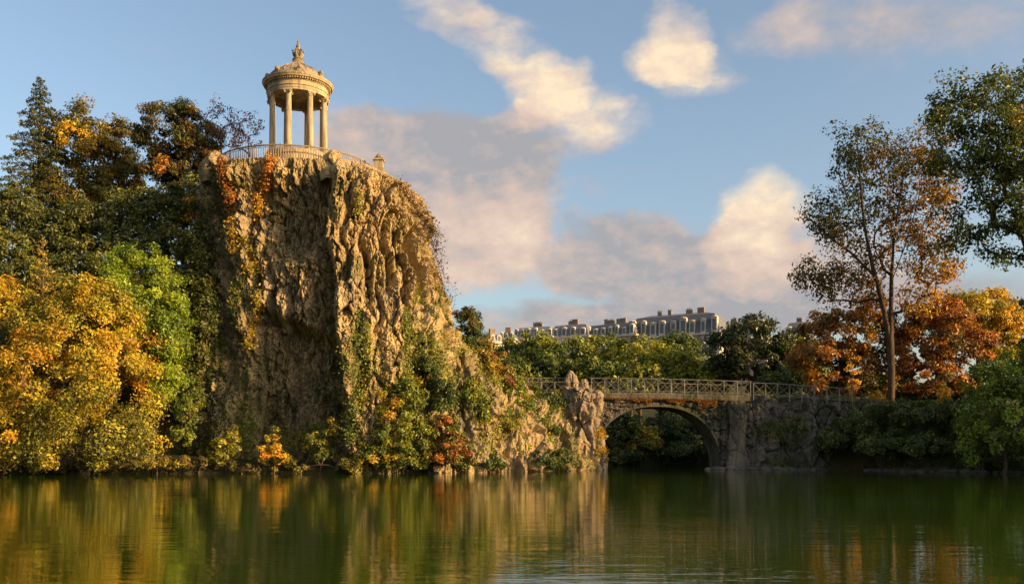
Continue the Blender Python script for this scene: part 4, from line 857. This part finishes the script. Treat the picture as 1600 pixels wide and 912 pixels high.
hw = ['below the tall conifer', 'under the golden green tree, lower down', 'lowest under the conifer at the picture edge', 'under the golden green tree', 'half way down the hill above the autumn tree', 'under the slender reddish tree', 'under the dense round tree', 'above the bright green shore tree', 'beside the cliff above the bright green tree', 'behind the spindly golden tree top', 'at the hill end of the balustrade', 'against the shaded side of the cliff', 'behind the bright green shore tree', 'climbing the shaded cliff edge', 'deep in the gap between green tree and cliff', 'hanging on the shaded cliff corner', 'low in the dark gap beside the cliff']
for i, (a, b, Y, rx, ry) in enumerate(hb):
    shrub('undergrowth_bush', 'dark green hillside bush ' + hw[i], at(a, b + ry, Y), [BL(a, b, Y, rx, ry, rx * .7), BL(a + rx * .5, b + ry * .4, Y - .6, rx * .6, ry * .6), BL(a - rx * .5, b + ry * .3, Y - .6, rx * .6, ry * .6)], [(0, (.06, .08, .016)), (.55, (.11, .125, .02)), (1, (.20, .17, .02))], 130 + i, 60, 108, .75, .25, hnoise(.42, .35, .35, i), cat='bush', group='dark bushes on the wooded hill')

# --- front trees on the shore
ya = 72.5
ha = lambda C: .36 + .16 * fbm(C * .22, 3, 31) - .018 * (C[:, 0] + 36) + .25 * np.exp(-((C[:, 2] - 10) / 4) ** 2) - .1
tree('beech_tree', 'large spreading gold and orange autumn tree leaning over the water', 'tree', at(130, 738, ya), [BL(135, 540, ya, 100, 100, 90), BL(95, 600, ya - 1, 110, 95, 90), BL(175, 610, ya - 1, 72, 100, 80), BL(120, 680, ya - 2, 115, 52, 80), BL(150, 480, ya, 62, 50, 60), BL(190, 690, ya - 1.5, 55, 42, 60)],
     [(0, (.085, .095, .014)), (.3, YG), (.62, GOLD), (.9, OR), (1, (.40, .11, .012))], 340, 235, .95, .185, .5, None, 151, ha, shell=.5, droop=.5, hue_var=.13)
tree('beech_tree', 'golden green autumn tree at the picture edge next to the large orange one', 'tree', at(-10, 738, ya + 1), [BL(10, 520, ya + 1, 80, 80, 80), BL(-20, 600, ya, 90, 90, 80), BL(30, 670, ya - 1, 70, 60, 70), BL(-10, 470, ya + 1, 60, 40, 50)],
     [(0, (.085, .095, .014)), (.4, YG), (.7, GOLD), (1, OR)], 220, 250, .95, .175, .45, None, 152, hnoise(.42, .4, .25, 8), shell=.5, droop=.5, hue_var=.14)
tp = at(67, 470, 74.5); conifer('larch_tree', 'spindly golden conifer top poking above the autumn crowns', (tp[0], tp[1], 1.0), at(65, 366, 74.5)[2] - 1.0, 3.4, [(0, YG), (.5, (.28, .18, .03)), (1, GOLD)], 155, 90, 150, .2, up=.5)
tree('hornbeam_tree', 'bright leafy green tree standing between the gold tree and the cliff', 'tree', at(235, 725, 76), [BL(225, 450, 76, 62, 68, 56), BL(245, 520, 76, 52, 74, 50), BL(200, 480, 76, 48, 66, 48), BL(255, 590, 75.5, 38, 60, 42), BL(225, 405, 76, 36, 28, 34)],
     [(0, (.09, .15, .014)), (.45, (.20, .29, .018)), (.8, (.33, .38, .02)), (1, (.42, .40, .02))], 210, 200, .8, .175, .32, None, 153, hnoise(.36, .35, .3, 12), shell=.5)
sh = [('sapling', 'small leafy green sapling in the dark gap beside the green tree', 297, 650, 75.2, [(295, 640, (20, 34)), (290, 680, (22, 24)), (303, 610, (10, 18))], [(0, G), (.6, LG), (1, YG)], 26, 60, .5, .22),
      ('shrub', 'yellow green shrub on the shore below the shaded cliff corner', 352, 735, 75, [(352, 705, (20, 24)), (362, 675, (12, 14)), (340, 720, (16, 14))], [(0, G), (.5, YG), (1, GOLD)], 26, 55, .4, .22),
      ('shrub', 'golden shore shrub at the middle of the shaded cliff foot', 428, 738, 74.6, [(428, 712, (24, 22)), (425, 685, (12, 20)), (440, 725, (18, 12))], [(0, G), (.35, YG), (.75, GOLD), (1, OR)], 30, 60, .4, .22),
      ('shrub', 'tall stemmed shrub on the shore beside the cliff buttress', 500, 738, 74.8, [(505, 712, (24, 22)), (517, 670, (8, 26)), (490, 690, (16, 16))], [(0, G), (.4, YG), (.8, GOLD), (1, OR)], 30, 60, .4, .22),
      ('shrub', 'low rust and gold shrub trailing from the large autumn tree', 245, 735, 73.5, [(240, 718, (34, 16)), (275, 722, (26, 10))], [(0, BRN), (.4, YG), (.8, GOLD), (1, OR)], 24, 60, .4, .2),
      ('shrub', 'low brown shoreline scrub between the gold shrub and sapling', 310, 738, 74.8, [(315, 724, (28, 9)), (385, 728, (26, 7))], [(0, BRN), (.35, (.10, .09, .03)), (.8, YG), (1, RUST)], 20, 45, .35, .18),
      ('shrub', 'low brown scrub at the waterline next to the buttress shrub', 470, 738, 74.6, [(468, 728, (20, 7)), (545, 728, (24, 8))], [(0, BRN), (.35, (.10, .09, .03)), (.8, YG), (1, RUST)], 20, 45, .35, .18),
      ('bush', 'large green and gold bush heaped at the foot of the buttress', 620, 735, 75.3, [(625, 650, (44, 54)), (590, 690, (36, 38)), (650, 690, (40, 40)), (640, 610, (26, 30))], [(0, G), (.4, LG), (.7, YG), (1, OR)], 110, 110, .55, .21),
      ('bush', 'orange tinted bush hanging to the water at the buttress foot', 590, 738, 74.8, [(590, 715, (34, 20)), (560, 722, (22, 14)), (630, 722, (30, 14))], [(0, G), (.35, YG), (.75, GOLD), (1, OR)], 50, 90, .45, .2),
      ('bush', 'rusty green bush in the hollow between buttress and spur', 695, 735, 75.6, [(695, 680, (30, 40)), (715, 705, (26, 26)), (680, 715, (26, 18))], [(0, G), (.4, LG), (.7, RUST), (1, OR)], 70, 95, .5, .2),
      ('bush', 'dark green bush under the deep groove of the cliff', 672, 660, 76.6, [(668, 590, (22, 46)), (690, 620, (22, 34))], [(0, DG), (.6, G), (1, LG)], 50, 90, .5, .22),
      ('bush', 'dark reddish bush on the cliff shoulder against the sky', 732, 560, 82, [(735, 510, (20, 30)), (722, 490, (14, 14)), (742, 545, (24, 26))], [(0, DG), (.45, G), (.75, RUST), (1, OR)], 60, 85, .5, .22),
      ('bush', 'brown orange bush below the reddish one on the slope', 765, 610, 82, [(762, 560, (26, 30)), (775, 590, (28, 26)), (745, 600, (22, 30))], [(0, BRN), (.4, RUST), (.7, YG), (1, OR)], 70, 85, .5, .21),
      ('bush', 'leafy green bush at the cliff end of the bridge railing', 805, 640, 83, [(800, 612, (24, 24)), (820, 632, (24, 18)), (780, 625, (22, 22))], [(0, G), (.4, LG), (.75, YG), (1, RUST)], 60, 85, .5, .21),
      ('bush', 'yellow green bush on the spur rocks beside the pier', 848, 690, 84, [(845, 655, (24, 22)), (862, 675, (20, 22)), (825, 660, (20, 16))], [(0, G), (.4, LG), (.8, GOLD), (1, OR)], 56, 85, .45, .21),
      ('bush', 'dark green bush at the waterline below the spur rocks', 840, 735, 82, [(830, 718, (44, 14)), (870, 715, (26, 18))], [(0, DG), (.6, G), (1, YG)], 44, 80, .45, .2),
      ('bush', 'orange tufted bush on the channel side of the rock pier', 940, 700, 87.5, [(936, 680, (12, 14)), (930, 705, (16, 22)), (938, 720, (12, 12))], [(0, G), (.5, GOLD), (1, OR)], 34, 55, .4, .2),
      ('bush', 'gold and green bush draped over the spur beside the outer cliff rib', 735, 660, 78.6, [(738, 620, (18, 40)), (752, 650, (18, 30))], [(0, G), (.4, LG), (.7, YG), (1, OR)], 60, 90, .5, .2),
      ('bush', 'rounded yellow bush half way down the spur rocks', 790, 690, 80.5, [(790, 655, (22, 24)), (775, 670, (16, 18))], [(0, G), (.4, LG), (.7, GOLD), (1, OR)], 50, 85, .45, .2),
      ('bush', 'small green bush on the spur rocks above the waterline', 815, 715, 81.5, [(812, 695, (18, 16)), (800, 705, (12, 12))], [(0, G), (.5, LG), (1, YG)], 36, 80, .4, .2),
      ('bush', 'thin rusty bush on the slope behind the rock pier', 862, 640, 87, [(862, 625, (20, 14)), (845, 632, (16, 14))], [(0, DG), (.5, G), (.8, YG), (1, RUST)], 40, 80, .45, .21),
      ('bush', 'low green bush at the waterline of the small spur rocks', 760, 738, 78, [(765, 722, (26, 14)), (725, 725, (20, 12))], [(0, DG), (.5, G), (1, YG)], 34, 80, .4, .2)]
for i, (nm, lab, a, b, Y, bl, stp, n, per, rc, sz) in enumerate(sh):
    shrub(nm, lab, at(a, b, Y), [BL(p, q, Y, *c) for p, q, c in bl], stp, 170 + i, int(n * 1.15), int(per * 1.35), rc, sz * .83, hnoise(.40, .45, .5, i), cat=nm)

# --- creepers on the rock
def vine(label, pts, stops, seed, width=.5, n=500, size=.2, hue=.5, fluff=.35, name='creeper'):
    rng = np.random.default_rng(seed); Q = []; Nn = []
    for k in range(len(pts) - 1):
        for u in np.linspace(0, 1, 7)[:-1]:
            a, b = on_cliff(pts[k][0] * (1 - u) + pts[k + 1][0] * u, pts[k][1] * (1 - u) + pts[k + 1][1] * u); Q.append(a + b * .12); Nn.append(b)
    Q = np.array(Q); Nn = np.array(Nn); o = Q[-1].copy(); t = thing(name, label, 'creeper', o)
    MB().tube(Q - o, np.linspace(.035, .02, len(Q)), 4).build('stem', M['bark'], t); i = rng.integers(0, len(Q), n)
    i = np.clip((len(Q) * (.5 + .5 * np.sign(fbm(np.stack([i * .3, i * 0., i * 0.], -1), 2, seed)) * rng.random(n) ** .6)).astype(int) * 0 + i, 0, len(Q) - 1)
    wv = (.45 + .8 * rng.random(len(Q))) * width; C = Q[i] + rng.normal(size=(n, 3)) * np.array([1, .5, .8]) * wv[i][:, None] * .6 + Nn[i] * (fluff * rng.random(n))[:, None]
    hu = hue + .3 * fbm(C * .5, 2, seed) + rng.normal(size=n) * .15
    link('foliage', leaf_mesh('foliage', C - o, Nn[i] * .8 + .6 * rng.normal(size=(n, 3)) + np.array([0, 0, .25]), size * (.6 + .8 * rng.random(n)), hu, np.clip(1 + .25 * rng.normal(size=n), .4, 1.7), mat_leaf(stops, .35), rng), t)
AUT = [(0, RUST), (.45, OR), (1, GOLD)]; YEL = [(0, LG), (.4, YG), (.75, GOLD), (1, OR)]; GRN = [(0, DG), (.4, G), (.75, LG), (1, YG)]
vine('red orange creeper falling from the boulder at the balustrade end', [(345, 240), (352, 270), (362, 300), (364, 330)], AUT, 201, .55, 700, .19, .35)
vine('yellow tail of creeper low on the shaded cliff rib', [(362, 335), (366, 370), (368, 400)], YEL, 202, .4, 320, .19, .7)
vine('orange creeper hanging under the temple podium', [(424, 248), (420, 270), (416, 300)], AUT, 203, .6, 620, .19, .55)
vine('golden creeper beneath the orange one under the podium', [(402, 300), (408, 325), (400, 350)], AUT, 204, .45, 380, .19, .85)
vine('yellow creeper spreading over the slanting rock bulge', [(385, 370), (392, 400), (405, 420), (380, 420)], YEL, 205, .7, 620, .2, .55)
vine('yellow creeper at the lower edge of the rock bulge', [(400, 450), (405, 480), (395, 520), (392, 550)], YEL, 206, .6, 600, .2, .5)
vine('golden creeper on the dark hillside left of the cliff rib', [(265, 305), (278, 330), (284, 355), (292, 385)], AUT, 207, .6, 480, .22, .75)
vine('tall ivy mantle on the shaded edge of the buttress', [(560, 490), (556, 530), (552, 580), (550, 640), (548, 690)], GRN, 208, .9, 1700, .2, .55)
vine('gold lit ivy strip down the buttress face', [(575, 510), (572, 550), (570, 600), (566, 640)], YEL, 209, .5, 700, .19, .35)
vine('bright green ivy column beside the deep groove', [(632, 490), (634, 530), (632, 570), (630, 610)], GRN, 210, .8, 1500, .2, .72)
vine('thin ivy strand on the rib beyond the deep groove', [(706, 540), (700, 580), (704, 620), (702, 660)], GRN, 211, .5, 700, .19, .7)
vine('mossy tuft hanging from the rim above the lit block', [(560, 300), (562, 320), (560, 340)], YEL, 212, .3, 170, .17, .3)
vine('scrubby creeper along the sunlit skyline of the cliff', [(618, 285), (640, 312), (660, 338), (680, 372), (694, 400)], [(0, DG), (.5, BRN), (1, RUST)], 213, .5, 900, .18, .45, .5)
vine('grey green scrub on the outer rib of the cliff', [(668, 350), (680, 400), (690, 440), (698, 480)], [(0, DG), (.5, BRN), (1, YG)], 214, .8, 800, .17, .4)
def surface_stuff(name, label, P, Nn, fn, n, stops, seed, size=.18, hue=.45, off=.12):
    rng = np.random.default_rng(seed); w = np.clip(fn(P), 0, None); i = rng.choice(len(P), n, p=w / w.sum()); C = P[i] + rng.normal(size=(n, 3)) * .12 + Nn[i] * (off * rng.random(n))[:, None]
    hu = hue + .4 * fbm(C * .4, 2, seed) + rng.normal(size=n) * .14
    o = link(name, leaf_mesh(name, C, Nn[i] + .55 * rng.normal(size=(n, 3)) + np.array([0, 0, .3]), size * (.5 + .9 * rng.random(n)), hu, np.clip(1 + .25 * rng.normal(size=n), .4, 1.7), mat_leaf(stops, .3), rng)); tag(o, label, None, kind='stuff')
surface_stuff('cliff_moss_foliage', 'small leafy growth scattered over the cliff face', CL_P, CL_N, lambda P: np.clip(fbm(P * .33, 3, 71) - .10, 0, 1) ** 1.2 * (1 - .75 * sstep(520, 540, CL_px) * sstep(520, 470, CL_py)) + .35 * sstep(360, 325, CL_px) + .004 + .8 * np.clip(fbm(P * .5, 2, 75) + .1, 0, 1) * sstep(500, 550, CL_py) * sstep(560, 540, CL_px), 22000, [(0, DG), (.5, (.05, .06, .014)), (.8, LG), (1, YG)], 231, .16, .42)
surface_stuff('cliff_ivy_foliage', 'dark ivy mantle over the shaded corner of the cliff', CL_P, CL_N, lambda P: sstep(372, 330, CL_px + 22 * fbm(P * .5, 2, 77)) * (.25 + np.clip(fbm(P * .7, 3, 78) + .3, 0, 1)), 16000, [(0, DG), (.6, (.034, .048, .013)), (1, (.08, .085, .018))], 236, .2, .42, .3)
surface_stuff('buttress_ivy_foliage', 'yellow green ivy mats over the lower buttress and cliff foot', CL_P, CL_N, lambda P: (np.clip(fbm(P * np.array([.55, .55, .22]), 3, 79) + .08, 0, 1) ** 1.3) * sstep(470, 600, CL_py) * sstep(530, 552, CL_px) + .8 * np.clip(fbm(P * .6, 3, 80) + .15, 0, 1) * sstep(640, 700, CL_py) + .7 * np.clip(fbm(P * np.array([.5, .5, .25]), 3, 82) - .05, 0, 1) * sstep(300, 360, CL_py) * sstep(430, 400, CL_px), 30000, [(0, G), (.4, LG), (.75, YG), (1, GOLD)], 237, .17, .42, .35)
surface_stuff('spur_foliage', 'leafy growth covering the spur slope', SP_P, SP_N, lambda P: np.clip(fbm(P * .45, 3, 72) + .24, 0, 1) * (.4 + 1.2 * sstep(3, 8, P[:, 2])) * (P[:, 2] > .3), 52000, [(0, G), (.35, LG), (.7, YG), (1, OR)], 232, .18, .40, .5)
surface_stuff('wall_ivy_foliage', 'dark ivy patches over the retaining wall', WL_P, WL_N, lambda P: np.clip(fbm(P * .5, 3, 73) + .02 + .25 * sstep(28, 34, P[:, 0]), 0, 1) * (P[:, 2] > .35), 26000, [(0, (.05, .07, .015)), (.6, (.09, .12, .02)), (1, (.14, .15, .025))], 233, .17, .55, .35)
def bridge_fringe():
    rng = np.random.default_rng(234); n = 5200; X = rng.uniform(bx(930), bx(1120), n); dz = np.array([deck_z(x) for x in X]); w = np.clip(fbm(np.stack([X * .9, X * 0, X * 0], -1), 3, 5) + .35, .05, 1)
    Z = dz - .6 - rng.random(n) ** 1.6 * 1.3 * w; C = np.stack([X, np.full(n, BY - .12) - .18 * rng.random(n), Z], -1)
    o = link('hanging_fringe', leaf_mesh('hanging_fringe', C, np.array([.3, -1, .1]) + .6 * rng.normal(size=(n, 3)), .17 * (.5 + .9 * rng.random(n)), .5 + .3 * rng.normal(size=n), np.clip(1 + .25 * rng.normal(size=n), .4, 1.7), mat_leaf([(0, BRN), (.5, RUST), (1, GOLD)], .3), rng, .35)); tag(o, 'withered orange growth hanging under the bridge deck', None, kind='stuff')
bridge_fringe()
